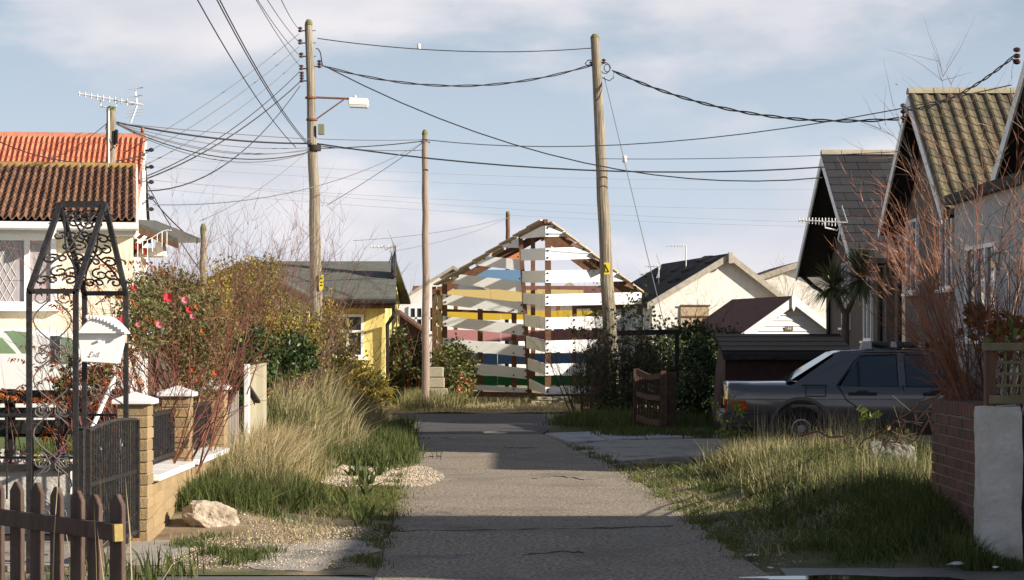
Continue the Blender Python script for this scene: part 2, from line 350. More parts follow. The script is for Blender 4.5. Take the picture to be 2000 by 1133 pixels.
# ================================================================== HOUSES : shared parts
def tile_mesh(name, wd, ln, amp, th=.018, n=6):
    """rolled clay tile, x across, y up the slope, z out; lower edge thick"""
    xs = np.linspace(-wd / 2, wd / 2, n + 1); V = []; Fc = []
    for k, y in enumerate((0, ln)):
        for top in (1, 0):
            for x in xs:
                ph = (x + wd / 2) / wd
                z = amp * (max(0, math.sin(math.pi * min(1, ph / .62))) if ph < .62 else 0) + (.02 if k == 0 else 0)
                V.append((x, y, z + (th if top else 0)))
    q = n + 1
    for i in range(n):
        Fc.append((i, i + 1, 2 * q + i + 1, 2 * q + i)); Fc.append((q + i, i + 0, i + 1, q + i + 1)[::-1])
    Fc.append((0, 2 * q, 3 * q, q)); Fc.append((n, q + n, 3 * q + n, 2 * q + n))
    me = bpy.data.meshes.new(name); me.from_pydata(V, [], Fc); me.update(); return me
def lay(parent, name, mesh, mat, o, u, v, W, Ln, tw, tl, stagger=0, jit=.004, z=.012, half=None):
    o = Vector(o); u = Vector(u).normalized(); v = Vector(v).normalized(); n = u.cross(v).normalized()
    if n.z < 0: n = -n
    nc = int(round(W / tw)); nr = int(round(Ln / tl))
    for r in range(nr):
        for c in range(nc + (1 if stagger and r % 2 else 0)):
            x = (c + .5) * tw - (tw / 2 if stagger and r % 2 else 0)
            p = o + u * (x + random.uniform(-jit, jit)) + v * (r * tl + random.uniform(-jit, jit)) + n * z
            hm = half is not None and stagger and r % 2 and c == 0
            if hm: p += u * tw / 4
            Mx = Matrix((u, v, n)).transposed().to_4x4(); Mx.translation = p
            Mx = Mx @ Matrix.Rotation(random.gauss(0, .006), 4, 'Z')
            piece(name, half if hm else mesh, mat, parent, Mx)
m_white = M('white_paint', (.80, .79, .77), (.72, .71, .69), 3, .45)
m_upvc = M('white_window_frame', (.82, .82, .82), None, rough=.35)
m_glass = M('window_glass', (.03, .035, .045), None, rough=.04, spec=.8)
m_curt = M('net_curtain', (.42, .38, .39), (.26, .23, .24), 12, .9, stretch=(6, 6, .4))
m_blk = M('black_plastic', (.012, .012, .013), None, rough=.4)
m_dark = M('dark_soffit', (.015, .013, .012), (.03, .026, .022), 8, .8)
m_iron = M('black_painted_iron', (.012, .013, .016), (.035, .03, .028), 30, .42, .15, 80, col3=(.10, .045, .02), scale3=9, lo3=.66, hi3=.72)
m_rust = M('rusty_bracket', (.14, .05, .03), (.22, .09, .05), 20, .85)
m_wood_grey = M('weathered_pole_wood', (.33, .285, .22), (.15, .12, .085), 9, .9, .5, 30, stretch=(4, 4, .15), lo=.4, hi=.6, col3=(.20, .19, .09), scale3=.6, lo3=.55, hi3=.8)
m_brown = M('brown_stained_timber', (.085, .042, .026), (.135, .07, .042), 14, .75, .3, 40, stretch=(1, 1, .4))
m_moss = M('mossy_timber', (.13, .125, .06), (.20, .17, .11), 9, .9, .3, 40)

def window(parent, o, u, up, W, H, cols=(1,), trans=None, depth=.06, curtain=False, sill=True, fw=.055, nrm=None):
    """o lower left corner on the wall face, u along the wall, nrm out"""
    o = Vector(o); u = Vector(u).normalized(); up = Vector(up).normalized(); n = Vector(nrm).normalized()
    f = MB()
    def bar(a, b, c, d):   # rectangle in u/up
        q = [o + u * a + up * c, o + u * b + up * c, o + u * b + up * d, o + u * a + up * d]; f.slab([p + n * .004 for p in q], n * depth)
    bar(0, W, 0, fw); bar(0, W, H - fw, H); bar(0, fw, fw, H - fw); bar(W - fw, W, fw, H - fw)
    tot = sum(cols); x = 0; edges = []
    for c in cols[:-1]:
        x += c / tot * W; edges.append(x); bar(x - fw / 2, x + fw / 2, fw, H - fw)
    if trans: f2 = trans * H; bar(fw, W - fw, f2 - fw / 2, f2 + fw / 2)
    wo = f.build('window', m_upvc, parent, bevel=0)
    xs = [0] + edges + [W]
    for a, b in zip(xs, xs[1:]):
        q = [o + u * (a + .02) + up * .02, o + u * (b - .02) + up * .02, o + u * (b - .02) + up * (H - .02), o + u * (a + .02) + up * (H - .02)]
        MB().slab([p + n * .012 for p in q], n * .012).build('pane', m_curt if curtain else m_glass, wo)
    if sill:
        q = [o - u * .06 - up * .05, o + u * (W + .06) - up * .05, o + u * (W + .06), o - u * .06]
        MB().slab([p + n * .004 for p in q], n * .13).build('sill', m_upvc, wo)
    return wo

# ------------------------------------------------------------------ right side gabled houses (gables face the lane)
m_dash = M('grey_pebbledash', (.125, .105, .092), (.24, .205, .18), 60, .95, .8, 90, lo=.35, hi=.65, detail=3)
m_oliv = M('lichened_tile', (.085, .075, .05), (.15, .125, .075), 4, .9, .4, 40, rnd=1, col3=(.34, .21, .03), scale3=2.6, lo3=.60, hi3=.68)
m_slate = M('dark_slate', (.030, .030, .034), (.046, .046, .050), 6, .92, .2, 60, rnd=1, spec=.12)
m_ridge = M('ridge_tile', (.30, .26, .18), (.38, .34, .26), 6, .9, .3, 40)
m_rend = M('white_render', (.48, .47, .47), (.40, .39, .39), 2.5, .9, .3, 30)
m_under = M('roof_underlay', (.03, .028, .026), None, rough=.9)

def gable_house(name, Xg, Yc, hw, zr, ze, xe, label, wallm, over=.30, wallset=.42, eav=.32):
    """ridge along X; returns thing"""
    t = thing(name, (Xg + 2, Yc, 0), label, 'house')
    s = (zr - ze) / hw; wh = hw - eav
    pts = [(Xg + wallset, Yc - wh, -.1), (Xg + wallset, Yc + wh, -.1), (Xg + wallset, Yc + wh, ze + eav * s - .12), (Xg + wallset, Yc, zr - .16), (Xg + wallset, Yc - wh, ze + eav * s - .12)]
    MB().slab(pts, (xe - Xg - wallset, 0, 0)).build('wall', wallm, t)
    rf = MB()
    for sg in (-1, 1):
        rf.slab([(Xg, Yc, zr), (Xg, Yc + sg * hw, ze), (Xg, Yc + sg * hw, ze - .09), (Xg, Yc, zr - .09)], (xe - Xg, 0, 0))
    rfo = rf.build('roof', m_under, t)
    # barge boards
    for sg in (-1, 1):
        MB().slab([(Xg - .035, Yc, zr - .02), (Xg - .035, Yc + sg * (hw + .02), ze - .02), (Xg - .035, Yc + sg * (hw + .02), ze - .24), (Xg - .035, Yc, zr - .24)], (.032, 0, 0)).build('barge_board', m_white, t)
        MB().box((Xg + .05, Yc + sg * (hw + .05) - .05, ze - .10), (xe, Yc + sg * (hw + .05) + .05, ze - .01)).build('gutter', m_blk, t)
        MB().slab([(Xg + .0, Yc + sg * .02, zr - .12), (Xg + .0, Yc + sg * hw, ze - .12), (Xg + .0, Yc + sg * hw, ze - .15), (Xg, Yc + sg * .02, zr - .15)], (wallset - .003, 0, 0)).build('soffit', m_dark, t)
    return t, rfo, s
def ridge_caps(t, Xg, Yc, zr, x1, mat, L=.42):
    x = Xg - .03
    while x < x1:
        m = MB(); pr = []
        for k in range(7):
            a = math.pi * (k / 6) ; pr.append((x, Yc + math.cos(a) * .13, zr - .035 + math.sin(a) * .11))
        m.slab(pr, (L - .012, 0, 0)); m.build('ridge_tile', mat, t); x += L
# tiled house
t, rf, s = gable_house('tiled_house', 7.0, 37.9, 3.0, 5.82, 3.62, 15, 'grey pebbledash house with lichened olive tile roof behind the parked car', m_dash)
tm = tile_mesh('tile', .215, .30, .042)
v = Vector((0, 3.0, 2.2)); lay(rf, 'tile', tm, m_oliv, (6.98, 34.86, 3.59), (1, 0, 0), v, 3.02, v.length - .02, .215, .262)
ridge_caps(t, 7.0, 37.9, 5.86, 12, m_ridge, .45)
window(t, (7.42, 40.2, 2.35), (0, -1, 0), (0, 0, 1), 1.05, 1.35, (1, 1), nrm=(-1, 0, 0))
window(t, (7.42, 37.0, 2.35), (0, -1, 0), (0, 0, 1), 1.0, 1.35, (1, 1), nrm=(-1, 0, 0))
MB().tube([(7.2, 41.0, 3.5), (7.36, 40.9, 3.3), (7.36, 40.85, 3.1), (7.36, 40.85, 0)], .05, 8).build('downpipe', m_blk, t)
MB().tube([(7.36, 35.2, 3.4), (7.36, 35.2, 0)], .06, 8).build('downpipe', m_blk, t)
# slate house
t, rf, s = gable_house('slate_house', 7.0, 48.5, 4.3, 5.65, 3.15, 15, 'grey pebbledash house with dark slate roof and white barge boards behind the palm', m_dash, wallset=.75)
sm = MB().hexa([(-.24, 0, .016), (.24, 0, .016), (.24, .5, 0), (-.24, .5, 0), (-.24, 0, .03), (.24, 0, .03), (.24, .5, .008), (-.24, .5, .008)]).mesh('slate')
sh_ = MB().hexa([(-.118, 0, .016), (.118, 0, .016), (.118, .5, 0), (-.118, .5, 0), (-.118, 0, .03), (.118, 0, .03), (.118, .5, .008), (-.118, .5, .008)]).mesh('slate')
v = Vector((0, 4.3, 2.5)); lay(rf, 'slate', sm, m_slate, (6.97, 44.15, 3.12), (1, 0, 0), v, 3.9, v.length - .02, .49, .38, stagger=1, jit=.003, half=sh_)
ridge_caps(t, 7.0, 48.5, 5.68, 12, m_ridge, .45)
for (ya, w_) in ((50.2, .75), (47.1, .75)): window(t, (7.75, ya, 1.75 if ya > 49 else 1.45), (0, -1, 0), (0, 0, 1), w_ + .25, 1.5, (1, 1), nrm=(-1, 0, 0))
MB().tube([(7.05, 52.8, 3.1), (7.4, 52.6, 2.75), (7.68, 52.2, 2.55), (7.68, 52.2, 0)], .055, 8).build('downpipe', m_blk, t)
MB().tube([(7.68, 44.9, 3.0), (7.68, 44.9, 0)], .055, 8).build('downpipe', m_blk, t)
MB().box((7.9, 43.9, 0), (12, 44.4, 2.9)).build('porch_wall', m_dash, t); MB().box((7.8, 43.8, 2.9), (12, 44.45, 3.02)).build('porch_roof', m_dark, t)
# near white house, mostly out of frame
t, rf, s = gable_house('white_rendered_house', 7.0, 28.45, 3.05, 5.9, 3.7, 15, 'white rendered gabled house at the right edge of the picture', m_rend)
lay(rf, 'tile', tm, m_oliv, (6.98, 31.53, 3.67), (-1, 0, 0), (0, -3.05, 2.2), .0, 0, .215, .262)
MB().box((6.42, 25.6, -.1), (7.41, 31.2, 3.46)).build('bay_wall', m_rend, t); MB().box((6.3, 25.5, 3.46), (7.40, 31.32, 3.60)).build('bay_roof', m_dark, t)
window(t, (6.42, 30.2, 1.5), (0, -1, 0), (0, 0, 1), 1.9, 1.3, (1, 1, 1), nrm=(-1, 0, 0))
MB().box((7.5, 21.8, -.1), (14, 25.4, 3.3)).build('added_shade_extension', m_rend, t); MB().box((7.35, 21.7, 3.3), (14.1, 25.45, 3.45)).build('shade_extension_roof', m_dark, t)  # unseen block added beside the house to start its lane shadow nearer
br = MB(); br.tube([P(1990, 118, 29.6), P(1978, 118, 29.6)], .02, 6)
for k in range(3): br.lathe(P(1986, 126 - k * 12, 29.6), [(.015, 0), (.05, .015), (.05, .05), (.02, .065)], 10)
br.build('insulator', M('brown_porcelain', (.05, .015, .012), None, rough=.25), t)
# unseen flat roofed bungalow, added and sized to cast the near lane shadow
t = thing('added_shade_bungalow', (9, 12.6, 0), 'unseen pale flat roofed bungalow added outside the right edge to shade the lane', 'house')
MB().box((7.1, 10.4, -.1), (13, 14.8, 3.6)).build('wall', m_rend, t); MB().box((7.0, 10.3, 3.6), (13.2, 14.9, 3.76)).build('roof', m_dark, t)
window(t, (7.1, 13.6, 1.0), (0, -1, 0), (0, 0, 1), 1.8, 1.2, (1, 1), nrm=(-1, 0, 0))
MB().box((7.06, 10.9, 0), (7.1, 11.8, 2.05)).build('door', m_white, t)
# ------------------------------------------------------------------ left: cream bungalow and the orange roofed house behind
m_cream = M('cream_render', (.78, .70, .54), (.72, .63, .47), 2.5, .9, .25, 40)
m_brownt = M('brown_roll_tile', (.12, .062, .038), (.215, .115, .068), 5, .85, .3, 60, rnd=1, col3=(.30, .19, .05), scale3=2.2, lo3=.52, hi3=.70)
m_orange = M('orange_roll_tile', (.48, .155, .085), (.57, .22, .125), 5, .8, .2, 60, rnd=1)
m_lich = M('lichened_ridge', (.24, .13, .06), (.36, .25, .05), 7, .9, .3, 50)
m_oridge = M('orange_ridge', (.46, .16, .09), (.52, .22, .13), 7, .85)
m_mort = M('pale_mortar', (.50, .46, .36), None, rough=.95)
def frame_fn(o, rz):
    Mx = Matrix.Translation(Vector(o)) @ Matrix.Rotation(rz, 4, 'Z')
    return lambda x, y, z: Mx @ Vector((x, y, z))
def left_house(name, corner, rz, label, wallm, tm, tmat, capmat, ey, ez, ry, rz_, W, tw, tl, over=.12, wallh=None, capL=.45, shift=0):
    L = frame_fn(corner, rz); t = thing(name, L(-W / 2, 2, .33), label, 'house', rz=rz)
    bx = [L(-W, 0, 0), L(0, 0, 0), L(0, 2 * ry, 0), L(-W, 2 * ry, 0)]
    gz = ez + (rz_ - ez) * (0 - ey) / (ry - ey) - .08
    MB().slab([L(-W, 0, 0), L(-W, 0, gz), L(-W, ry, rz_ - .1), L(-W, 2 * ry, gz), L(-W, 2 * ry, 0)], L(W, 0, 0) - L(0, 0, 0)).build('wall', wallm, t)
    m = MB()
    for a, b in ((ey, ry), (2 * ry - ey, ry)):
        m.slab([L(-W - over, a, ez), L(-W - over, b, rz_), L(-W - over, b, rz_ - .07), L(-W - over, a, ez - .07)], L(W + 2 * over, 0, 0) - L(0, 0, 0))
    rf = m.build('roof', m_under, t)
    o = L(over + .01, ey - .04, ez - .02); u = L(-1, 0, 0) - L(0, 0, 0); v = L(0, ry, rz_) - L(0, ey, ez)
    lay(rf, 'tile', tm, tmat, o, u, v, W if W < 5 else 4.7, v.length - .03, tw, tl)
    x = over + .02
    while x > -5.2:
        pr = [L(x, ry + math.cos(math.pi * k / 6) * .14, rz_ - .04 + math.sin(math.pi * k / 6) * .12) for k in range(7)]
        d = L(-capL + .02, 0, 0) - L(0, 0, 0); MB().slab(pr, d).build('ridge_tile', capmat, t)
        pr2 = [L(x + .021, ry + math.cos(math.pi * k / 6) * .135, rz_ - .045 + math.sin(math.pi * k / 6) * .115) for k in range(7)]
        MB().slab(pr2, L(-.019, 0, 0) - L(0, 0, 0)).build('ridge_joint', m_mort, t); x -= capL
    MB().slab([L(over + .015, ey, ez + .02), L(over + .015, ry, rz_ + .02), L(over + .015, ry, rz_ - .16), L(over + .015, ey, ez - .16)], L(.03, 0, 0) - L(0, 0, 0)).build('verge_board', m_white, t)
    return t, L
tA = tile_mesh('tile', .098, .33, .045); tB = tile_mesh('tile', .092, .34, .040)
cream, LC = left_house('cream_bungalow', (-4.93, 28, 0), R(10), 'cream rendered bungalow with mossy brown tile roof behind the garden arch', m_cream, tA, m_brownt, m_lich, -.32, 3.03, 3.4, 4.0, 7, .098, .32, over=.02, capL=.4)
# fascia and gutter with brackets
MB().slab([LC(-7, -.20, 2.86), LC(.03, -.20, 2.86), LC(.03, -.20, 3.0), LC(-7, -.20, 3.0)], LC(0, .2, 0) - LC(0, 0, 0)).build('fascia', m_white, cream)
MB().tube([LC(-7, -.37, 2.965), LC(.06, -.37, 2.965)], .055, 8).build('gutter', m_white, cream)
for x in (-1.0, -3.0): MB().box((0, 0, 0), (0, 0, 0)) if False else MB().slab([LC(x - .03, -.30, 2.80), LC(x + .03, -.30, 2.80), LC(x + .03, -.30, 3.02), LC(x - .03, -.30, 3.02)], LC(0, -.14, 0) - LC(0, 0, 0)).build('gutter_bracket', m_white, cream)
nf = LC(0, -1, 0) - LC(0, 0, 0); uf = LC(1, 0, 0) - LC(0, 0, 0)
win = window(cream, LC(-3.2, 0, 1.93), uf, (0, 0, 1), 2.22, .93, (1.1, .75, .37), nrm=nf, curtain=True, fw=.07)
m_lead = M('lead_lattice', (.62, .62, .63), None, rough=.4)
lt = MB()
for i in range(-9, 26):
    for sg in (-1, 1):
        pts = []
        for k in range(13):
            z = .06 + .81 * k / 12; x = i * .1 + sg * (z - .06) * .55
            if .06 < x < 1.72: pts.append(LC(-3.2 + x, -.03, 1.93 + z))
        if len(pts) > 1: lt.tube([pts[0], pts[-1]], .0045, 4)
o = lt.build('lead_lattice', m_lead, win); o['kind'] = 'stuff'
orange, LO = left_house('orange_roofed_house', (-6.32, 36, 0), R(7.5), 'white house with bright orange tile roof behind the cream bungalow', m_white, tB, m_orange, m_oridge, -.3, 3.45, 3.0, 5.15, 8, .092, .33, over=.05, capL=.42)
for k, z in enumerate((4.85, 4.55, 4.28, 4.0, 3.8)):
    ib = MB(); ib.tube([LO(.1, 2.2, z), LO(.24, 2.1, z)], .02, 6); ib.lathe(LO(.2, 2.1, z - .03), [(.02, 0), (.045, .02), (.045, .05), (.02, .07)], 8); ib.build('insulator', m_blk, orange)
MB().tube([LO(.10, 1.0, 4.4), LO(.10, 1.0, .3)], .05, 8).build('downpipe', m_white, orange)

# lean-to at the side of the cream bungalow
lean = thing('lean_to', P(290, 700, 29.5), 'rickety lean-to with felt roof and fairy lights beside the cream bungalow', 'lean-to')
a, b = P(252, 428, 29.3), P(348, 466, 29.3)
MB().slab([a, b, b - Vector((0, 0, .06)), a - Vector((0, 0, .06))], (0, 2.2, .1)).build('roof', M('roof_felt', (.06, .065, .06), (.10, .105, .095), 20, .85), lean)
MB().slab([a - Vector((0, .02, .06)), b - Vector((0, .02, .06)), b - Vector((0, .02, .14)), a - Vector((0, .02, .14))], (0, .05, 0)).build('fascia', m_brown, lean)
MB().beam(P(242, 490, 29.5), P(290, 448, 29.5), .1, .03).build('brace', M('raw_timber', (.36, .25, .17), (.42, .3, .2), 20, .85), lean)
MB().beam(P(255, 502, 29.6), P(300, 455, 29.6), .06, .04).build('brace', m_brown, lean)
MB().box(P(230, 530, 29.4), P(240, 455, 29.5)).build('post', m_brown, lean)
MB().box(P(252, 500, 29.6), P(322, 488, 30.2)).build('shelf', m_white, lean)
MB().slab([P(300, 500, 29.55), P(306, 464, 29.55), P(314, 464, 29.55), P(321, 500, 29.55)], (0, .3, 0)).build('white_panel', m_white, lean)
MB().slab([P(253, 660, 31.3), P(312, 660, 31.3), P(312, 450, 31.3), P(253, 440, 31.3)], (0, .06, 0)).build('back_wall', M('boarded_wall', (.30, .27, .22), (.20, .18, .15), 9, .9), lean) if False else None
MB().tube([P(276, 507, 29.7), P(281, 507, 29.7), P(282, 540, 29.7), P(282, 700, 29.7)], .035, 8).build('drainpipe', m_white, lean)
fl = MB(); pts = [P(250 + i * 9.5, 452 + 14 * math.sin(i * .55) + (i * 1.3), 29.2) for i in range(10)]; fl.tube(pts, .006, 4)
for p in pts[1:-1]: fl.tube([p, p - Vector((0, 0, random.uniform(.08, .28)))], .005, 4)
fl.build('fairy_lights', m_white, lean)
m_redp = M('red_plastic', (.5, .06, .04), None, rough=.4)
for px, py in ((268, 481), (282, 491)):
    MB().lathe(P(px, py, 29.45) - Vector((0, 0, .05)), [(.01, 0), (.045, .02), (.055, .05), (.045, .08), (.01, .1)], 10).build('red_float', m_redp, lean, smooth=True)

# ------------------------------------------------------------------ yellow bungalow
m_yel = M('yellow_paint', (.72, .60, .22), (.65, .53, .18), 2.2, .8, .3, 30)
m_felt = M('green_grey_felt', (.105, .112, .098), (.14, .145, .125), 4, .9, .2, 40)
yh = thing('yellow_bungalow', (-5, 47, 0), 'yellow bungalow with grey green felt roof behind the bare bushes', 'house')
MB().slab([(-5.8, 46, 0), (-2.72, 46, 0), (-2.72, 46, 2.42), (-5.8, 46, 2.42)], (0, 6, 0)).build('wall', m_yel, yh)
MB().slab([(-6.0, 45.55, 2.33), (-2.47, 45.55, 2.33), (-2.62, 49, 3.2), (-6.0, 49, 3.2)], (0, 0, .06)).build('roof', m_felt, yh)
MB().slab([(-6.0, 52.45, 2.33), (-2.47, 52.45, 2.33), (-2.62, 49.0, 3.2), (-6.0, 49.0, 3.2)], (0, 0, .06)).build('roof', m_felt, yh)
MB().slab([(-2.74, 46, 2.4), (-2.74, 52, 2.4), (-2.74, 49, 3.16)], (.02, 0, 0)).build('gable_end', m_yel, yh)
MB().box((-6.0, 45.56, 2.14), (-2.5, 45.6, 2.325)).build('fascia', m_brown, yh)
MB().box((-6.0, 45.62, 2.15), (-2.5, 45.99, 2.19)).build('soffit', m_brown, yh)
MB().tube([(-6.0, 45.49, 2.28), (-2.45, 45.49, 2.28)], .06, 8).build('gutter', m_dark, yh)
MB().tube([(-2.5, 45.5, 2.25), (-2.5, 45.5, 2.0), (-2.66, 45.9, 1.8), (-2.66, 45.9, 0)], .045, 8).build('downpipe', m_dark, yh)
# camera facing gable wing
MB().slab([(-6.9, 44.6, 0), (-4.25, 44.6, 0), (-4.25, 44.6, 2.3), (-5.56, 44.6, 3.0), (-6.9, 44.6, 2.3)], (0, 3, 0)).build('gable_wing', m_yel, yh)
for sg in (-1, 1):
    MB().slab([(-5.56, 44.3, 3.12), (-5.56 + sg * 1.6, 44.3, 2.28), (-5.56 + sg * 1.6, 44.3, 2.2), (-5.56, 44.3, 3.04)], (0, 4.2, 0)).build('roof', m_felt, yh)
    MB().slab([(-5.56, 44.26, 3.08), (-5.56 + sg * 1.6, 44.26, 2.24), (-5.56 + sg * 1.6, 44.26, 2.1), (-5.56, 44.26, 2.94)], (0, .035, 0)).build('barge_board', m_brown, yh)
window(yh, (-3.85, 46, 1.1), (1, 0, 0), (0, 0, 1), .68, .92, (1, 1), trans=.6, nrm=(0, -1, 0))
ds = thing('satellite_dish', P(768, 520, 47.5), 'dark satellite dish seen edge on at the end of the yellow bungalow roof', 'satellite dish')
m = MB(); c = P(769, 530, 47.5); n_ = 22
for k in range(n_):
    a = 2 * math.pi * k / n_; m.v.append(c + Vector((.02 + .015 * math.cos(a), math.cos(a) * .34, math.sin(a) * .46)))
for k in range(n_):
    a = 2 * math.pi * k / n_; m.v.append(c + Vector((-.05, math.cos(a) * .2, math.sin(a) * .28)))
for k in range(n_): m.f.append((k, (k + 1) % n_, n_ + (k + 1) % n_, n_ + k))
m.f.append(tuple(range(2 * n_ - 1, n_ - 1, -1)))
d = m.build('dish', m_blk, ds); sol = d.modifiers.new('thick', 'SOLIDIFY'); sol.thickness = .02
MB().tube([P(772, 480, 47.5), P(772, 575, 47.5)], .02, 6).build('mast', m_lead, ds)

def aerial(p, heading, n, ln, label, bw=.5, mast=None, col=None, ref=True, boom_z=0):
    """rooftop antenna: boom, cross elements, reflector grid"""
    col = col or m_lead; p = Vector(p); h = Vector((math.cos(heading), math.sin(heading), boom_z)).normalized(); s = Vector((-math.sin(heading), math.cos(heading), 0))
    t = thing('television_aerial', p, label, 'aerial')
    MB().tube([p, p + h * ln], .014, 6).build('boom', col, t)
    e = MB()
    for i in range(n):
        q = p + h * ln * (.25 + .74 * i / (n - 1)); l = bw * (1 - .35 * i / n) / 2
        e.tube([q - s * l, q + s * l], .008, 4); e.tube([q - Vector((0, 0, l * .35)), q + Vector((0, 0, l * .35))], .012, 4)
    o = e.build('element_rods', col, t)
    if ref:
        r = MB()
        for k in range(7):
            z = (k - 3) * .10; off = abs(z) * .35
            r.tube([p + h * off + Vector((0, 0, z)) - s * bw * .55, p + h * off + Vector((0, 0, z)) + s * bw * .55], .008, 4)
        for q in (-1, 1): r.tube([p, p + h * .12 + Vector((0, 0, .36 * q))], .012, 4)
        r.build('reflector', col, t)
    if mast is not None: MB().tube([p + h * ln * .12, p + h * ln * .12 - Vector((0, 0, mast))], .02, 6).build('mast', col, t)
    return t
aerial(P(770, 482, 47.4), R(180), 6, .52, 'small aerial above the satellite dish on the yellow bungalow', .25, mast=.5)

# ------------------------------------------------------------------ far houses
m_rough = M('rough_cream_render', (.76, .74, .69), (.64, .61, .55), 7, .95, .5, 25, col3=(.47, .41, .32), scale3=2.0, lo3=.6, hi3=.75)
m_thatch = M('dark_worn_roof', (.026, .022, .02), (.055, .045, .038), 7, .95, .8, 18)
m_barge = M('weathered_barge', (.30, .27, .22), (.42, .38, .32), 9, .9)
m_redroof = M('red_brown_roof', (.13, .055, .042), (.19, .085, .06), 8, .9, .4, 25)
def rot_about(t, p, ang):
    Mw = Matrix.Translation(p) @ Matrix.Rotation(ang, 4, 'Z') @ Matrix.Translation(-p) @ WM[t.name]; t.matrix_world = Mw; WM[t.name] = Mw
def camera_gable(name, pl, pa, pr, Y, depth, label, wallm, roofm, bargem, over=.22, base=0, bh=.2, thick=.08):
    """gable wall facing the camera; pl, pa, pr pixel corners (left eave, apex, right eave)"""
    l, a, r = P(*pl, Y), P(*pa, Y), P(*pr, Y)
    t = thing(name, (a.x, Y + depth / 2, base), label, 'house')
    li, ri = l + (a - l).normalized() * over, r + (a - r).normalized() * over
    MB().slab([(li.x, Y, base), (ri.x, Y, base), ri - Vector((0, 0, .1)), a - Vector((0, 0, .1)), li - Vector((0, 0, .1))], (0, depth, 0)).build('wall', wallm, t)
    for e in (l, r):
        MB().slab([a + Vector((0, -over, 0)), e + Vector((0, -over, 0)), e + Vector((0, -over, -thick)), a + Vector((0, -over, -thick))], (0, depth + 2 * over, 0)).build('roof', roofm, t)
        MB().slab([a + Vector((0, -over - .03, .0)), e + Vector((0, -over - .03, .0)), e + Vector((0, -over - .03, -bh)), a + Vector((0, -over - .03, -bh))], (0, .028, 0)).build('barge_board', bargem, t)
    return t, l, a, r
t, l, a, r = camera_gable('rough_rendered_bungalow', (1258, 592), (1422, 495), (1542, 585), 63, 9, 'cream rough rendered gabled bungalow with sagging dark roof and boarded window', m_rough, m_thatch, m_barge, thick=.12)
wb = MB(); q0, q1 = P(1327, 640, 62.98), P(1383, 597, 62.98); wb.box((q0.x, 62.95, q0.z), (q1.x, 62.996, q1.z)); wb.build('boarded_window', M('boarding', (.42, .33, .22), (.36, .28, .18), 9, .9), t)
for zz in (.0, .5, 1.0): z = q0.z + (q1.z - q0.z) * zz; MB().box((q0.x - .04, 62.92, z - .025), (q1.x + .04, 62.948, z + .025)).build('window_rail', m_brown, t)
MB().box((a.x - .06, 62.66, a.z - .3), (a.x + .06, 62.75, a.z + .02)).build('apex_block', m_barge, t)
# worn bumps on its roof edge
for i in range(16):
    f = random.uniform(.05, .95); yy = random.uniform(63, 70); q = a.lerp(l, f); MB().beam((q.x - .15, yy, q.z + .03 - .1), (q.x + .15, yy + .1, q.z + .08), .5, .06).build('loose_felt', m_thatch, t)
rot_about(t, a, R(8))
t, l, a, r = camera_gable('far_dark_roofed_house', (1440, 552), (1562, 510), (1690, 560), 74, 8, 'white house with dark roof half hidden behind the rough rendered bungalow', m_rough, m_thatch, m_barge)
t, l, a, r = camera_gable('garage', (1434, 655), (1546, 578), (1652, 655), 55, 5, 'white boarded garage with red brown roof and number 44', m_white, m_redroof, m_white, bh=.24)
t['category'] = 'garage'
z = .6; k = 0
while z < a.z - .25:     # shiplap boards, each its own piece
    z1 = z + .135; xs = []
    for zz in (z, z1 - .008):
        f = max(0, (zz - (l.z - .12)) / (a.z - .1 - l.z)); f = min(f, 1)
        xs.append((l.x + .24 + (a.x - l.x - .24) * f, r.x - .24 - (r.x - .24 - a.x) * f))
    if xs[1][1] - xs[1][0] > .1:
        MB().hexa([(xs[0][0], 54.955, z), (xs[0][1], 54.955, z), (xs[0][1], 55.01, z), (xs[0][0], 55.01, z), (xs[1][0], 54.985, z1 - .008), (xs[1][1], 54.985, z1 - .008), (xs[1][1], 55.01, z1 - .008), (xs[1][0], 55.01, z1 - .008)]).build('board', m_white, t)
    z = z1
MB().slab([P(1542.5, 600, 54.7), P(1546, 608, 54.7), P(1549.5, 600, 54.7), P(1549.5, 580, 54.7), P(1546, 562, 54.7), P(1542.5, 580, 54.7)], (0, .06, 0)).build('finial', m_white, t)
pq = P(1540, 642, 54.94); pl_ = MB().box((pq.x - .11, 54.93, pq.z - .05), (pq.x + .11, 54.953, pq.z + .05)).build('number_plate', M('bronze_plate', (.14, .12, .08), None, rough=.6), t)
tmm = text_mesh('44', .11); piece('number', tmm, M('ivory_lettering', (.62, .56, .42), None, rough=.6), pl_, Matrix.Translation((pq.x, 54.925, pq.z)) @ Matrix.Rotation(R(90), 4, 'X'))
rot_about(t, a, R(11))
t, l, a, r = camera_gable('far_white_gable_house', (766, 594), (885, 519), (1004, 594), 75, 9, 'white gabled house seen behind the thin pole left of the slatted house', m_white, m_slate, m_barge, bh=.12)
q = P(798, 650, 75); window(t, (q.x, 75, q.z), (1, 0, 0), (0, 0, 1), .52, .92, (1, 1), trans=.55, nrm=(0, -1, 0), fw=.07)
q = P(830, 650, 75); window(t, (q.x, 75, q.z), (1, 0, 0), (0, 0, 1), .32, .92, (1, 1), trans=.55, nrm=(0, -1, 0), fw=.05)
q = P(888, 540, 75); MB().box((q.x - .18, 74.97, q.z), (q.x + .1, 74.996, q.z + .18)).build('vent', m_barge, t)
bs = thing('brick_outhouse', P(785, 700, 55) * 1, 'small red brick outhouse beside the yellow bungalow', 'outhouse')
m_rbrick = M('red_brick_wall', (.26, .12, .075), (.19, .085, .055), 12, .9)
MB().slab([P(755, 800, 55), P(822, 800, 55), P(822, 645, 55), P(762, 602, 55), P(755, 602, 55)], (0, 3, 0)).build('wall', m_rbrick, bs)
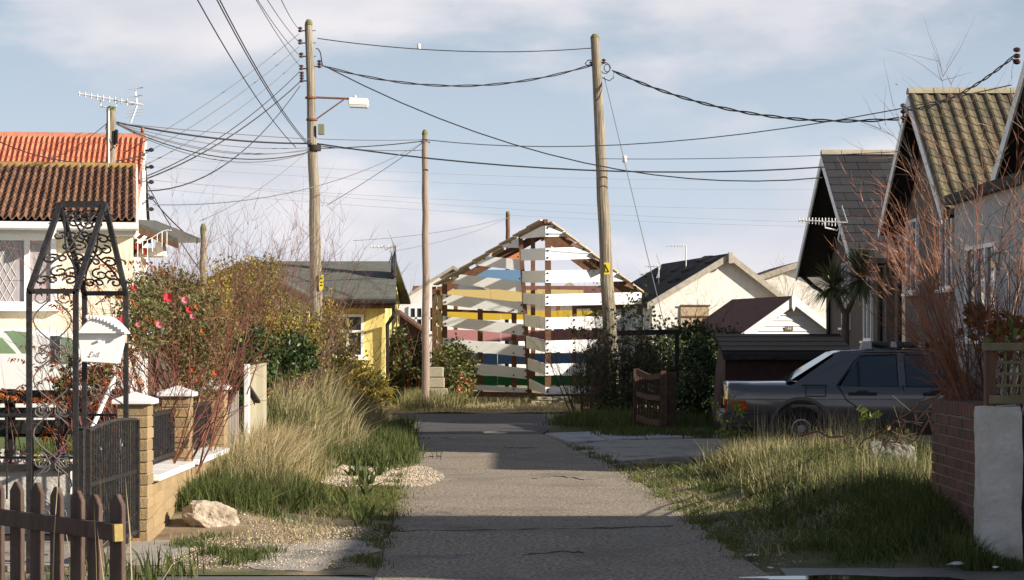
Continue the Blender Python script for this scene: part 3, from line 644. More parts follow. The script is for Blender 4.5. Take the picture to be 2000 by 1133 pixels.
MB().slab([P(757, 594, 54.8), P(828, 645, 54.8), P(828, 650, 54.8), P(757, 600, 54.8)], (0, 3.3, 0)).build('roof', m_brown, bs)
t, l, a, r = camera_gable('distant_white_cottage', (1062, 588), (1112, 550), (1162, 588), 88, 7, 'distant white cottage gable seen through the slatted house', m_rough, m_slate, m_barge)
lb = thing('distant_bungalow', (0, 82, 0), 'long low white bungalow seen between the slats', 'house')
MB().box((-3.6, 80, 0), (4.0, 85, 2.7)).build('wall', m_rough, lb); MB().slab([(-3.8, 79.7, 2.7), (4.2, 79.7, 2.7), (4.2, 82.5, 3.4), (-3.8, 82.5, 3.4)], (0, 0, .08)).build('roof', m_redroof, lb)
for x in (-2.6, -.6, 1.5, 2.9): window(lb, (x, 80, .9), (1, 0, 0), (0, 0, 1), .9, 1.0, (1, 1), nrm=(0, -1, 0))
aerial(P(1345, 480, 66), R(180), 7, .68, 'distant aerial on a tall mast above the rough rendered bungalow', .3, mast=1.2, ref=False)
aerial(P(1290, 520, 66), R(180), 5, .45, 'small grid aerial left of the rough rendered bungalow roof', .3, mast=.6)
aerial(P(1655, 435, 45.5), R(172), 12, 1.02, 'large white aerial fixed to the slate house gable', .5, mast=None, boom_z=.06)
sup = bpy.data.objects['television_aerial.003']; MB().tube([P(1610, 432, 45.5), P(1612, 445, 45.5), P(1635, 450, 45.5), P(1642, 440, 45.5), P(1637, 468, 45.5), P(1645, 478, 45.5), P(1664, 482, 46.0)], .018, 6).build('mast', m_upvc, sup)
# ------------------------------------------------------------------ slatted timber house frame
m_wslat = M('white_slat', (.84, .84, .84), (.80, .80, .80), 2.5, .55)
m_tslat = M('raw_ply_slat', (.50, .42, .27), (.42, .35, .22), 4, .8)
m_frame = M('frame_timber', (.12, .055, .028), (.18, .085, .045), 12, .75, .2, 40)
m_rafter = M('pale_batten', (.45, .34, .22), (.52, .40, .27), 12, .8)
COL = {'orange': (.62, .25, .13), 'blue': (.14, .27, .46), 'tan': (.60, .47, .20), 'yellow': (.60, .42, .04), 'pink': (.44, .21, .22), 'navy': (.10, .22, .42), 'green': (.01, .17, .045), 'olive': (.32, .29, .03)}
MC = {k: M('slat_' + k, v, None, rough=.55) for k, v in COL.items()}
fh = thing('slatted_house_frame', (.6, 49, 0), 'open timber house frame clad in white slats with coloured boards inside', 'house frame')
YA, YB, YC, YD, YK = 49.9, 49.6, 47.0, 47.9, 53.2
timb = None
def yat(x, x0, y0, x1, y1): # depth along a facade by pixel column (perspective correct)
    t = (x - x0) / (x1 - x0); return 1 / ((1 - t) / y0 + t / y1)
def slat(poly, e, mat, name='slat', th=.035, parent=fh):
    x0, y0, x1, y1 = e
    pts = [P(x, y, yat(x, x0, y0, x1, y1)) for x, y in poly]
    n = (pts[1] - pts[0]).cross(pts[2] - pts[0]).normalized()
    if n.y < 0: n = -n
    return MB().slab(pts, n * th).build(name, mat, parent)
RF = (1065.5, YC, 1253, YD)
bolts = MB()
def bolt(px, py, e):
    p = P(px, py, yat(px, *e)); bolts.beam(p - Vector((0, .028, 0)), p + Vector((0, .01, 0)), .035, .035)
for poly in ([(1065.5, 440), (1088, 439), (1115, 461.5), (1065.5, 462.5)], [(1065.5, 484.5), (1146, 482), (1171, 504.5), (1065.5, 508.5)],
             [(1065.5, 528.5), (1200, 526.5), (1228, 549), (1065.5, 552.5)], [(1065.5, 575), (1253, 570.5), (1253, 594), (1065.5, 597.5)],
             [(1065.5, 620.5), (1253, 615), (1253, 638), (1065.5, 643)], [(1065.5, 665.5), (1253, 660.5), (1253, 683), (1065.5, 688.5)],
             [(1065.5, 711), (1253, 706), (1253, 728), (1065.5, 733.5)], [(1065.5, 756), (1253, 752), (1253, 766), (1065.5, 770.5)]):
    slat(poly, RF, m_wslat)
    y0, y1 = poly[0][1], poly[3][1]
    for x in (1070,): bolt(x, y0 + 5, RF); bolt(x, y1 - 5, RF)
    xr = poly[1][0]; bolt(xr - 6, poly[1][1] + 5, RF); bolt(poly[2][0] - 12, poly[2][1] - 5, RF)
    if y0 > 600: bolt(1122, y0 + 4, RF); bolt(1122, y1 - 5, RF)
SF = (1015, YB, 1065.5, YC)
for (xl, yl0, yl1, yr0, yr1) in ((1014.6, 451, 466.5, 440, 462), (1017, 487, 509, 484.5, 508), (1019.5, 529.5, 552, 528.5, 552), (1021.5, 572.5, 593, 575, 597), (1024.5, 614, 637, 620, 643), (1027.5, 656, 680, 665, 688), (1030.5, 699.5, 721.5, 711, 733), (1033, 740, 759.5, 756, 770)):
    slat([(xl, yl0), (1065, yr0), (1065, yr1), (xl, yl1)], SF, m_wslat)
LF = (864.5, YA, 1022, YB)
for poly in ([(979, 483), (1001, 468.5), (1014, 465), (1015, 484.5)], [(927, 518), (951, 500.5), (1016.5, 507), (1017, 528)], [(881, 554), (899, 536), (1020, 549.5), (1022, 571)],
             [(864.5, 574), (1023, 591), (1024.5, 613.5), (864.5, 595)], [(864.5, 617), (1026, 634), (1027, 656), (864.5, 637)], [(864.5, 659.5), (1028, 676), (1030, 698), (864.5, 680)],
             [(864.5, 703), (1031, 719.5), (1032, 741), (864.5, 724)], [(864.5, 746), (1033, 759), (1034, 768), (864.5, 758)]):
    slat(poly, LF, m_wslat); bolt(poly[0][0] + 8, poly[0][1] + 5, LF) if poly[0][1] > 570 else None; bolt(poly[1][0] - 5, poly[1][1] + 5, LF); bolt(poly[2][0] - 5, poly[2][1] - 5, LF)
    if poly[0][1] > 570: bolt(870, poly[3][1] - 5, LF); bolt(1003, poly[2][1] - 8, LF)
bo = bolts.build('bolt_heads', m_blk, fh); bo['kind'] = 'stuff'
# chevron side boards at the far left
for k in range(5):
    y = 567 + k * 33
    slat([(854.5, y + 4), (862.5, y + 16), (862.5, y + 40), (854.5, y + 26)], (854, 50.7, 863, 49.95), m_tslat)
    slat([(846, y + 14), (854, y - 2 + 4), (854, y + 24), (846, y + 38)], (845, 51.7, 855, 50.7), m_tslat)
for (x, Y_) in ((858, 50.9), (848, 51.9)): MB().beam(P(x, 560, Y_), P(x, 770, Y_), .1, .1).build('post', m_frame, fh)
# coloured boards on the far wall, at the heights of the gaps
BK = (862, YK, 1250, YK)
for (y0, y1, xl, xr, c) in ((487, 510, 960, 1020, 'orange'), (526, 548, 905, 1024, 'blue'), (565, 588, 868, 1140, 'tan'), (606, 624, 868, 1200, 'yellow'), (644, 666, 868, 1200, 'pink'), (689, 711, 868, 1180, 'navy'), (733, 752, 868, 1180, 'green')):
    w_ = 1 if y0 < 560 else 3
    for i in range(w_):
        a, b = xl + (xr - xl) * i / w_, xl + (xr - xl) * (i + 1) / w_ - .6
        slat([(a, y0), (b, y0 + 1.5), (b, y1 + 1.5), (a, y1)], BK, MC[c], 'coloured_board')
def post(px0, py0, px1, py1, Y, w_=.12): MB().beam(P(px0, py0, Y), P(px1, py1, Y), w_, w_, up=(0, 1, 0)).build('post', m_frame, fh)
post(868.5, 555, 868.5, 765, YA + .12); post(938, 600, 938, 772, 50.0); post(1004, 605, 1004, 772, 49.75)
post(1016.5, 460, 1035, 770, YB + .02, .1); post(1041, 462, 1041, 760, 48.6, .10); post(1070.3, 436, 1070.3, 768, YC + .13, .13)
post(1122, 594, 1122, 768, YC + .7, .1); post(1163, 598, 1163, 768, 49.6, .08); post(1250, 570, 1250, 768, YD + .14, .12); post(1217, 600, 1217, 768, 50.8, .08)
for x in (890, 990, 1090, 1190): post(x, 560, x, 770, YK + .12, .1)
def beam(a, b, w_=.1, h=.14, name='beam', mat=None): MB().beam(a, b, w_, h).build(name, mat or m_frame, fh)
beam(P(1122, 597, YC + .7), P(1250, 595, YD + .14)); beam(P(870, 606, YA + .3), P(1030, 612, YB + .3), .08, .06)
beam(P(868, 768, YA), P(1033, 772, YB), .1, .12); beam(P(1035, 772, YB), P(1068, 776, YC + .1), .1, .12); beam(P(1070, 772, YC + .15), P(1250, 770, YD + .15), .1, .1)
# rafters
rid = P(1066.5, 429, YC + .1); ER = P(1251, 570, YD); EL = P(850, 561, YA)
def rz_at(x): # roof height by x, right and left slope
    return rid.z - (x - rid.x) * (rid.z - ER.z) / (ER.x - rid.x) if x > rid.x else rid.z - (rid.x - x) * (rid.z - EL.z) / (rid.x - EL.x)
for Y_ in (YC + .12, 48.8, 50.8, YK):
    if Y_ < 47.5: beam(rid + Vector((0, .06, -.09)), ER + Vector((-.02, .12, -.09)), .05, .11, 'rafter')
    else: beam(Vector((rid.x, Y_, rid.z - .08)), Vector((ER.x, Y_, ER.z - .08)), .05, .11, 'rafter')
    if Y_ > 50: beam(Vector((rid.x, Y_, rid.z - .08)), Vector((EL.x, Y_, EL.z - .08)), .05, .11, 'rafter')
beam(Vector((rid.x, YC + .1, rid.z - .1)), Vector((rid.x, YK, rid.z - .1)), .06, .2, 'ridge_beam')
beam(Vector((rid.x, YC + .1, rid.z - .05)), P(1015, 458, YB), .08, .12, 'rafter'); beam(Vector((ER.x - .05, YD, ER.z - .1)), Vector((ER.x - .05, YK, ER.z - .1)), .08, .1); beam(Vector((EL.x + .06, YA, EL.z - .12)), Vector((EL.x + .06, YK, EL.z - .12)), .08, .1)
# roof boards with gaps
def roofboard(xa, xb, y0, y1, mat):
    za, zb = rz_at(xa), rz_at(xb)
    MB().slab([(xa, y0, za + .03), (xb, y0, zb + .03), (xb, y1, zb + .03), (xa, y1, za + .03)], (0, 0, .03)).build('roof_board', mat, fh)
for i in range(6):
    xa = rid.x - .12 - i * .41; roofboard(xa, xa - .25, 49.9, YK, m_tslat)
for i, c in enumerate(('olive', 'green', 'tan', 'olive')):
    xa = rid.x + .2 + i * .51; roofboard(xa, xa + .25, YC + .2 + (i % 2) * 1.2, YC + 1.6 + (i % 2) * 1.2, MC[c])
for i in range(7): # pale batten ends stepping down the right rake
    xa = rid.x + .1 + i * .3; Yb = YC - .02 + (YD - YC) * i / 7; p = Vector((xa, Yb, rz_at(xa) + .012)); q = Vector((xa + .28, Yb + .2, rz_at(xa + .28) + .037)); beam(p, q, .12, .03, 'rake_batten', m_rafter)
for i in range(8):
    xa = rid.x - .08 - i * .305; Y_ = YC + .1 + (YA - YC) * i / 8; p = Vector((xa, Y_, rz_at(xa) + .03)); q = Vector((xa - .3, Y_ + .2, rz_at(xa - .3) + .05)); beam(p, q, .2, .03, 'rake_batten', m_rafter)
# piers of concrete blocks below
m_block = M('old_concrete_block', (.40, .35, .26), (.30, .27, .20), 30, .95, .8, 45)
for i, (px, py, a_, b_, c_) in enumerate(((1063, 793, .36, .3, .16), (1100, 793, .4, .3, .18), (1064, 780, .34, .3, .12), (1098, 779, .42, .3, .13), (1046, 786, .2, .3, .18))):
    p = G(px, 797); z0 = .02 if py > 785 else .2
    o = MB().box((p.x - a_ / 2, 46.85, z0 * .72), (p.x + a_ / 2, 47.15, (z0 + c_) * .72)).build('foundation_block', m_block, None, bevel=.02, Mw=Matrix())
    pos = ['lower left', 'lower right', 'upper left', 'upper right', 'small left hand'][i]
    tag(o, pos + ' concrete block propping the corner of the slatted house', 'concrete block', 'blocks under the slatted house')
# block pile beside the thin pole
bp = thing('block_pile', G(856, 800), 'stepped remnant of pitted pale block wall beside the thin pole', 'wall')
for k, (x0, x1) in enumerate(((838, 874), (838, 874), (838, 868), (838, 866))):
    q0 = P(x0, 800, 46); q1 = P(x1, 800, 46); z = .0 + k * .225
    MB().box((q0.x, 45.9, z), (q1.x, 46.2, z + .215)).build('block', m_block, bp, bevel=.015)

# ------------------------------------------------------------------ shed, gate, fences on the right
m_shed = M('dark_red_board', (.045, .014, .012), (.025, .011, .01), 9, .8, .2, 30)
sh = thing('felt_roofed_shed', (4.2, 35, 0), 'low dark red shed with black felt roof behind the parked car', 'shed')
f0, f1, k0, k1 = P(1412, 690, 33.6), P(1668, 690, 33.6), P(1396, 652, 36.5), P(1640, 652, 36.5)
MB().slab([(f0.x + .05, 33.75, 0), (f0.x + .05, 36.3, 0), (k0.x + .05, 36.3, k0.z - .06), (f0.x + .05, 33.75, f0.z - .04)], (1.9, 0, 0)).build('wall', m_shed, sh)
MB().slab([f0, f1, k1, k0], (0, 0, -.05)).build('roof', M('black_felt', (.008, .009, .011), (.014, .015, .018), 12, .95, spec=.1), sh)
for i in range(4): a_, b_ = f0.lerp(k0, .1 + i * .24), f1.lerp(k1, .1 + i * .24); MB().beam(a_ + Vector((0, 0, .008)), b_ + Vector((0, 0, .008)), .05, .012).build('felt_seam', MATS['black_felt'], sh)
MB().slab([f0 + Vector((0, -.01, 0)), f1 + Vector((0, -.01, 0)), f1 + Vector((0, -.01, -.1)), f0 + Vector((0, -.01, -.1))], (0, .02, 0)).build('fascia', m_dark, sh)
# brown gate
m_gate = M('red_brown_gate_timber', (.055, .030, .020), (.09, .05, .032), 12, .8, .3, 40)
gt = thing('wooden_gate', P(1275, 840, 35), 'brown wooden gate with curved top and gappy pickets beside the pole', 'gate')
MB().beam(P(1241, 720, 35.4), P(1241, 845, 35.4), .06, .06, (0, 1, 0)).build('post', m_gate, gt)
MB().box(P(1291, 846, 34.6), P(1300, 724, 34.68)).build('stile', m_gate, gt); MB().box(P(1302, 844, 34.8), P(1319, 727, 35.0)).build('post', m_gate, gt)
for k, (ya, ym, yb, h_) in enumerate(((725, 737, 734, .09), (769, 776, 778, .08), (815, 824, 826, .1))):
    pts = [P(1244, ya, 35.3), P(1268, ym, 35.0), P(1291, yb, 34.66)]
    for a_, b_ in zip(pts, pts[1:]): MB().beam(a_, b_, .03, h_).build('rail', m_gate, gt)
for i in range(8): x = 1247 + i * 5.8; Y_ = 35.33 - i * .085; MB().beam(P(x, 735, Y_), P(x + random.uniform(-1.5, 1.5), 838, Y_), .03, .014, (0, 1, 0)).build('picket', m_gate, gt)
rl = thing('fence_rail', P(1210, 650, 41), 'dark horizontal rail above the ivy behind the bushes', 'fence')
MB().beam(P(1205, 651, 41), P(1330, 648, 41), .05, .1).build('rail', m_dark, rl); MB().beam(P(1322, 645, 41), P(1322, 790, 41), .08, .08, (0, 1, 0)).build('post', m_dark, rl)

# ------------------------------------------------------------------ right wall: white render, brick, trellis
m_rb = M('old_red_brick', (.16, .07, .05), (.085, .05, .037), 8, .9, .4, 60, rnd=1, col3=(.10, .085, .06), scale3=5)
m_mort2 = M('grey_mortar', (.22, .20, .17), None, rough=.95)
XB = 3.2
bw = thing('brick_garden_wall', (XB + .1, 15.5, 0), 'old red brick garden wall under the red stemmed bush', 'wall')
MB().box((XB + .012, 14.86, -.05), (XB + .2, 16.36, 1.0)).build('mortar_core', m_mort2, bw)
bk = MB().box((-.0, -.105, 0), (.2, .105, .064)).mesh('brick', .004); bk2 = MB().box((0, -.05, 0), (.22, .05, .1)).mesh('brick', .004)
for r_ in range(13):
    y = 14.96 - (.11 if r_ % 2 else 0)
    while y < 16.3:
        piece('brick', bk if y > 14.9 else bk2, m_rb, bw, Matrix.Translation((XB + random.uniform(-.004, .004), y if y > 14.9 else 14.91, .0 + r_ * .0755)) @ Matrix.Scale(.64 if y <= 14.9 else 1, 4, (0, 0, 1)))
        y += .222
    if r_ % 2: piece('brick', bk2, m_rb, bw, Matrix.Translation((XB, 16.345, r_ * .0755)) @ Matrix.Scale(.64, 4, (0, 0, 1)))
for k in range(14): piece('coping_brick', bk2, m_rb, bw, Matrix.Translation((XB - .005, 14.91 + k * .108, .985 + random.uniform(-.004, .004))) @ Matrix.Rotation(random.gauss(0, .02), 4, 'Z'))
ww = thing('white_garden_wall', (3.33, 14.75, 0), 'white rendered wall end at the right edge', 'wall')
m_wr = M('stained_white_render', (.58, .56, .53), (.44, .42, .38), 5, .9, .7, 22, col3=(.26, .24, .16), scale3=2.1, lo3=.56, hi3=.72)
from mathutils import noise as mnoise
m = MB(); nz_ = 22; ring0 = []
for k in range(8): ring0.append((3.185 + .285 * k / 7, 14.6))
for k in range(1, 6): ring0.append((3.47, 14.6 + .24 * k / 5))
for k in range(1, 8): ring0.append((3.47 - .285 * k / 7, 14.84))
for k in range(1, 5): ring0.append((3.185, 14.84 - .24 * k / 5))
q = len(ring0)
for j in range(nz_ + 1):
    z = -.08 + 1.16 * j / nz_
    for i, (x, y) in enumerate(ring0):
        c_ = Vector((x, y, z)); dx, dy = x - 3.3275, y - 14.72; k_ = 1 - (.05 if (abs(dx) > .13 and abs(dy) > .11) else 0) - (.05 if j == nz_ else 0) + .03 * (1 - j / nz_)
        d_ = mnoise.noise(c_ * 3) * .007 + mnoise.noise(c_ * 11) * .005
        m.v.append(Vector((3.3275 + dx * k_ + (d_ if abs(dx) > .1 else 0) * (1 if dx > 0 else -1), 14.72 + dy * k_ + (d_ if abs(dy) > .1 else 0) * (1 if dy > 0 else -1), z + (mnoise.noise(c_ * 4) * .015 if j == nz_ else 0))))
for j in range(nz_):
    for i in range(q): a_ = j * q + i; b_ = j * q + (i + 1) % q; m.f.append((a_, b_, b_ + q, a_ + q))
m.f.append(tuple(nz_ * q + i for i in range(q)))
m.build('wall_body', m_wr, ww, smooth=False)
dg = thing('dark_side_gate', (4, 14.75, 0), 'black timber gate cut off by the right edge beside the white wall', 'gate')
for k in range(8): MB().box((3.49 + k * .12, 14.72, .06), (3.605 + k * .12, 14.75, 1.0)).build('board', m_dark, dg)
tr = thing('trellis_fence', (3.9, 14.7, 1.03), 'mossy grey timber trellis on top of the white wall', 'trellis')
MB().beam((3.22, 14.68, 1.485), (4.6, 14.68, 1.485), .12, .055).build('rail', m_moss, tr, bevel=.006); MB().beam((3.25, 14.68, 1.125), (4.6, 14.68, 1.125), .07, .06).build('rail', m_moss, tr, bevel=.006)
MB().box((3.23, 14.66, 1.05), (3.30, 14.73, 1.455)).build('post', m_brown, tr)
for i in range(16): x = 3.36 + i * .062; MB().box((x, 14.685, 1.16), (x + .018, 14.70, 1.455)).build('lattice_strip', m_moss, tr)
for z in (1.22, 1.30, 1.38): MB().box((3.302, 14.668, z - .010), (4.5, 14.682, z + .010)).build('lattice_strip', m_moss, tr)
# ------------------------------------------------------------------ left boundary wall with pillars
m_yb = M('buff_brick', (.34, .245, .13), (.25, .18, .10), 6, .9, .4, 50, rnd=1, col3=(.40, .21, .07), scale3=4, lo3=.6, hi3=.7)
m_ymort = M('buff_mortar', (.36, .28, .17), None, rough=.95)
XW = -2.74
PY = [(16.2, 'nearest'), (18.26, 'middle'), (20.5, 'farthest')]
blk = MB().box((-.118, -.118, 0), (.118, .118, .078)).mesh('brick', .005)
pl_labels = ['nearest buff brick gate pillar with white pyramid cap', 'middle buff brick pillar with white cap between two railings', 'farthest buff brick pillar with white cap, beside the small grey gate']
for (y, _), lab in zip(PY, pl_labels):
    yc = y + .12; t = thing('gate_pillar', (XW - .12, yc, 0), lab, 'pillar', 'brick gate pillars')
    MB().box((XW - .228, yc - .108, -.05), (XW - .012, yc + .108, 1.04)).build('mortar_core', m_ymort, t)
    for k in range(12):
        piece('brick', blk, m_yb, t, Matrix.Translation((XW - .12 + random.uniform(-.003, .003), yc + random.uniform(-.003, .003), .0 + k * .0868)) @ Matrix.Rotation(random.gauss(0, .006) + (math.pi if k % 2 else 0), 4, 'Z'))
    a = .155; z = 1.043
    MB().add([(XW - .12 - a, yc - a, z), (XW - .12 + a, yc - a, z), (XW - .12 + a, yc + a, z), (XW - .12 - a, yc + a, z), (XW - .12 - a, yc - a, z + .035), (XW - .12 + a, yc - a, z + .035), (XW - .12 + a, yc + a, z + .035), (XW - .12 - a, yc + a, z + .035), (XW - .12, yc, z + .095)],
             [(3, 2, 1, 0), (0, 1, 5, 4), (1, 2, 6, 5), (2, 3, 7, 6), (3, 0, 4, 7), (4, 5, 8), (5, 6, 8), (6, 7, 8), (7, 4, 8)]).build('cap', m_white, t, bevel=.006)
bl2 = MB().box((-.1, -.108, 0), (.1, .108, .078)).mesh('brick', .005); bl3 = MB().box((-.1, -.045, 0), (.1, .045, .078)).mesh('brick', .005)
def low_wall(y0, y1, lab):
    t = thing('low_brick_wall', (XW - .11, (y0 + y1) / 2, 0), lab, 'wall', 'low walls between the pillars')
    MB().box((XW - .2, y0, -.05), (XW - .02, y1, .45)).build('mortar_core', m_ymort, t)
    for r in range(5):
        y = y0 + (.11 if r % 2 == 0 else .22)
        if r % 2: piece('brick', bl3, m_yb, t, Matrix.Translation((XW - .108, y0 + .047, r * .0868)))
        while y + .1 < y1:
            piece('brick', bl2, m_yb, t, Matrix.Translation((XW - .108 + random.uniform(-.003, .003), y, r * .0868))); y += .226
    n = 3
    for k in range(n):
        a, b = y0 + (y1 - y0) * k / n + .003, y0 + (y1 - y0) * (k + 1) / n - .003
        MB().hexa([(XW - .26, a, .445), (XW + .05, a, .445), (XW + .05, b, .445), (XW - .26, b, .445), (XW - .26, a, .51), (XW + .05, a, .495), (XW + .05, b, .495), (XW - .26, b, .51)]).build('coping', m_white, t, bevel=.008)
def railing(y0, y1, lab):
    t = thing('iron_railing', (XW - .12, (y0 + y1) / 2, .52), lab, 'railing', 'railings between the pillars')
    for z in (.57, .93): MB().box((XW - .14, y0, z - .016), (XW - .11, y1, z + .016)).build('rail', m_iron, t)
    b = MB(); y = y0 + .06
    while y < y1 - .03: b.tube([(XW - .125, y, .53), (XW - .125, y, .95)], .009, 5); y += .085
    b.build('bar_row', m_iron, t)['kind'] = 'stuff'
low_wall(16.44, 18.25, 'low buff brick wall with white coping nearest the garden gate'); low_wall(18.5, 20.49, 'low buff brick wall with white coping behind the dry grass')
railing(16.45, 18.25, 'black iron railing on the wall beside the nearest pillar'); railing(18.51, 20.49, 'black iron railing between the middle and the farthest pillar')
# small grey gate beyond the last pillar, white post and pale boards
sg = thing('small_picket_gate', (XW - .05, 21.4, 0), 'small weathered grey gate beside the white post', 'gate')
m_gw = M('grey_weathered_timber', (.20, .17, .15), (.28, .24, .21), 14, .9, .3, 40, stretch=(1, 1, .3))
for i in range(9):
    y = 20.85 + i * .12; MB().box((XW - .06, y, .12), (XW - .04, y + .07, .86 + .14 * (i / 8) ** 2)).build('picket', m_gw, sg)
for z in (.3, .7): MB().box((XW - .085, 20.8, z), (XW - .062, 21.95, z + .06)).build('rail', m_gw, sg)
wp = thing('white_gate_post', G(474, 880), 'white painted square gate post with white board', 'post')
MB().box((-2.745, 22.0, 0), (-2.69, 22.09, 1.27)).build('post', m_white, wp, bevel=.006); MB().box((-2.688, 22.0, .62), (-2.60, 22.04, 1.26)).build('panel', m_white, wp) if False else None
pb = thing('pale_board_gate', P(500, 850, 23), 'pale weathered close boarded gate standing open behind the white post', 'gate')
for i in range(6):
    x0 = 481 + i * 6.6; x1 = x0 + 6.2; Y0 = 22.2 + i * .25
    MB().slab([P(x0, 868 - i * 3.5, Y0), P(x1, 866 - i * 3.5, Y0 + .2), P(x1, 713.5 - i * 1.0, Y0 + .2), P(x0, 714.5 - i * 1.0, Y0)], (0, .025, 0)).build('board', M('pale_old_board', (.24, .22, .15), (.36, .32, .23), 12, .9, .3, 40, stretch=(1, 1, .3), rnd=1), pb)
MB().beam(P(482, 752, 22.1), P(504, 785, 22.8), .05, .03).build('brace', m_dark, pb)

# ------------------------------------------------------------------ iron garden gate and arch
ig = thing('iron_garden_gate', (-2.86, 15.3, 0), 'black iron garden gate with many vertical bars hung on the nearest pillar', 'gate')
g0, g1 = P(172, 842, 14.55), P(266, 820, 16.08)
def ga(t_, z): p = g0.lerp(g1, t_); return Vector((p.x, p.y, z))
zt0, zt1 = g0.z, g1.z
MB().beam(ga(0, -0.02), ga(0, zt0), .035, .035, (0, 1, 0)).build('stile', m_iron, ig); MB().beam(ga(1, .05), ga(1, zt1), .05, .05, (0, 1, 0)).build('stile', m_iron, ig)
MB().tube([ga(i / 8, zt0 + (zt1 - zt0) * i / 8 + .03 * math.sin(math.pi * i / 8)) for i in range(9)], .016, 6).build('top_rail', m_iron, ig)
MB().beam(ga(0, .1), ga(1, .1), .03, .03).build('bottom_rail', m_iron, ig); MB().beam(ga(0, .55), ga(1, .55), .02, .03).build('middle_rail', m_iron, ig)
b = MB()
for i in range(1, 20):
    t_ = i / 20; b.tube([ga(t_, .1), ga(t_, zt0 + (zt1 - zt0) * t_ + .02)], .008, 5)
b.build('bar_row', m_iron, ig)['kind'] = 'stuff'
def spiral(c, ax, ay, r, turns=1.3, a0=0, sgn=1, n=18):
    return [Vector(c) + (ax * math.cos(a0 + sgn * 2 * math.pi * turns * k / n) + ay * math.sin(a0 + sgn * 2 * math.pi * turns * k / n)) * r * (1 - .75 * k / n) for k in range(n + 1)]
sc = MB()
for t_ in (.3, .7):
    for z in (.3, .75): sc = MB(); sc.tube(spiral(ga(t_, z), (g1 - g0).normalized(), Vector((0, 0, 1)), .12, 1.4, random.uniform(0, 6)), .007, 5); sc.build('scrollwork', m_iron, ig)
gp = thing('steel_gate_post', (-2.9, 14.5, 0), 'square black steel post at the open end of the garden gate', 'post')
MB().box(P(146, 1062, 14.48), P(170, 836, 14.58)).build('post_body', m_iron, gp, bevel=.004)
MB().box(P(145, 838, 14.47), P(171, 834, 14.59)).build('cap', m_iron, gp)

ar = thing('iron_garden_arch', (-3.2, 15.2, 0), 'black wrought iron garden arch with pitched top and scrollwork', 'garden arch')
Y1, Y2 = 14.4, 16.0
a0, a1, b0, b1 = P(57, 569, Y1), P(148, 569, Y1), P(165, 573, Y2), P(246, 573, Y2)
r0, r1 = P(118, 399, 15.2), P(205, 399, 15.2)
def bar(a, b, w_=.035, name='bar'): MB().beam(a, b, w_, w_).build(name, m_iron, ar)
for p in (a0, a1, b0, b1): MB().beam((p.x, p.y, -.05), p, .035, .035, (0, 1, 0)).build('post', m_iron, ar)
bar(a0, a1); bar(b0, b1); bar(r0, r1, .045, 'ridge_bar')
for p, q in ((a0, r0), (a1, r1), (b0, r0), (b1, r1)): bar(p, q, .035, 'rafter_bar')
def panel(c00, c10, c01, c11, name, flat=False):
    """scrolls in a four cornered panel (bilinear)"""
    m = MB(); f = lambda u, v: c00.lerp(c10, u).lerp(c01.lerp(c11, u), v)
    rr = .0075
    for sg in (0, 1):
        m.tube([f(abs(sg - (.02 + .96 * k / 10)) , .04 + .92 * k / 10 + .05 * math.sin(k * .9)) for k in range(11)], rr, 5)
    ax = (c10 - c00).normalized(); ay = (c01 - c00).normalized()
    for (u, v, r, a) in ((.2, .12, .055, 0), (.8, .12, .055, 3.1), (.5, .22, .07, 1.5), (.22, .36, .06, .5), (.78, .36, .06, 2.6), (.5, .5, .065, 4.7), (.25, .62, .06, 5.5), (.75, .62, .06, 3.6), (.5, .78, .06, 1.0), (.24, .88, .055, .2), (.76, .88, .055, 2.9)):
        m.tube(spiral(f(u, v), ax, ay, r, 1.25, a, 1 if u <= .5 else -1, 14), rr, 5)
        m.tube(spiral(f(u, v) + ax * r * 1.2, ax, ay, r * .8, 1.1, a + math.pi, -1 if u <= .5 else 1, 12), rr, 5)
    m.build(name, m_iron, ar)
panel(a0, a1, r0, r1, 'roof_scrollwork'); panel(b0, b1, r0, r1, 'roof_scrollwork')
dn = lambda p, z: Vector((p.x, p.y, z))
m_wire = M('grey_iron_wire', (.09, .085, .085), (.14, .13, .12), 20, .5)
m = MB()
for (p, q) in ((a0, a1),):
    cx = (p + q) / 2; ax = Vector((1, 0, 0)); ay = Vector((0, 0, 1)); W_ = (q - p).length
    for sg in (-1, 1):
        for z0 in (1.62, 1.22, .86, .52):
            c = Vector((cx.x, p.y, z0))
            m.tube([c + ax * sg * W_ * (.05 + .36 * math.sin(k * .42)) + ay * (.18 - .036 * k) for k in range(11)], .0055, 5)
            m.tube(spiral(c + ax * sg * W_ * .27 + ay * .2, ax, ay, .06, 1.2, 1.57, sg, 14), .0055, 5)
            m.tube(spiral(c + ax * sg * W_ * .2 - ay * .16, ax, ay, .055, 1.2, 4.7, -sg, 14), .0055, 5)
m.build('side_scrollwork', m_wire, ar)
m = MB()
for sg in (-1, 1):
    for z0 in (.95, .55):
        c = Vector(((b0.x + b1.x) / 2, b0.y, z0)); m.tube([c + Vector((sg * .16 * math.sin(k * .42), 0, .18 - .036 * k)) for k in range(11)], .0055, 5); m.tube(spiral(c + Vector((sg * .08, 0, .2)), Vector((1, 0, 0)), Vector((0, 0, 1)), .055, 1.2, 1.57, sg, 14), .0055, 5)
m.build('side_scrollwork', m_wire, ar)
# low iron hurdle in front of the garden
hd = thing('low_iron_hurdle', (-3.4, 16.5, 0), 'low black iron hurdle seen through the garden arch', 'railing')
for z in (.95, .62): MB().beam(P(0, 0, 16.6).xy.to_3d() + Vector((-.3, 0, z)), Vector((-3.05, 16.6, z)), .02, .02).build('rail', m_iron, hd)
for i in range(7): x = -4.3 + i * .2; MB().tube([(x, 16.6, .3), (x, 16.6, .95)], .008, 5).build('bar', m_iron, hd)

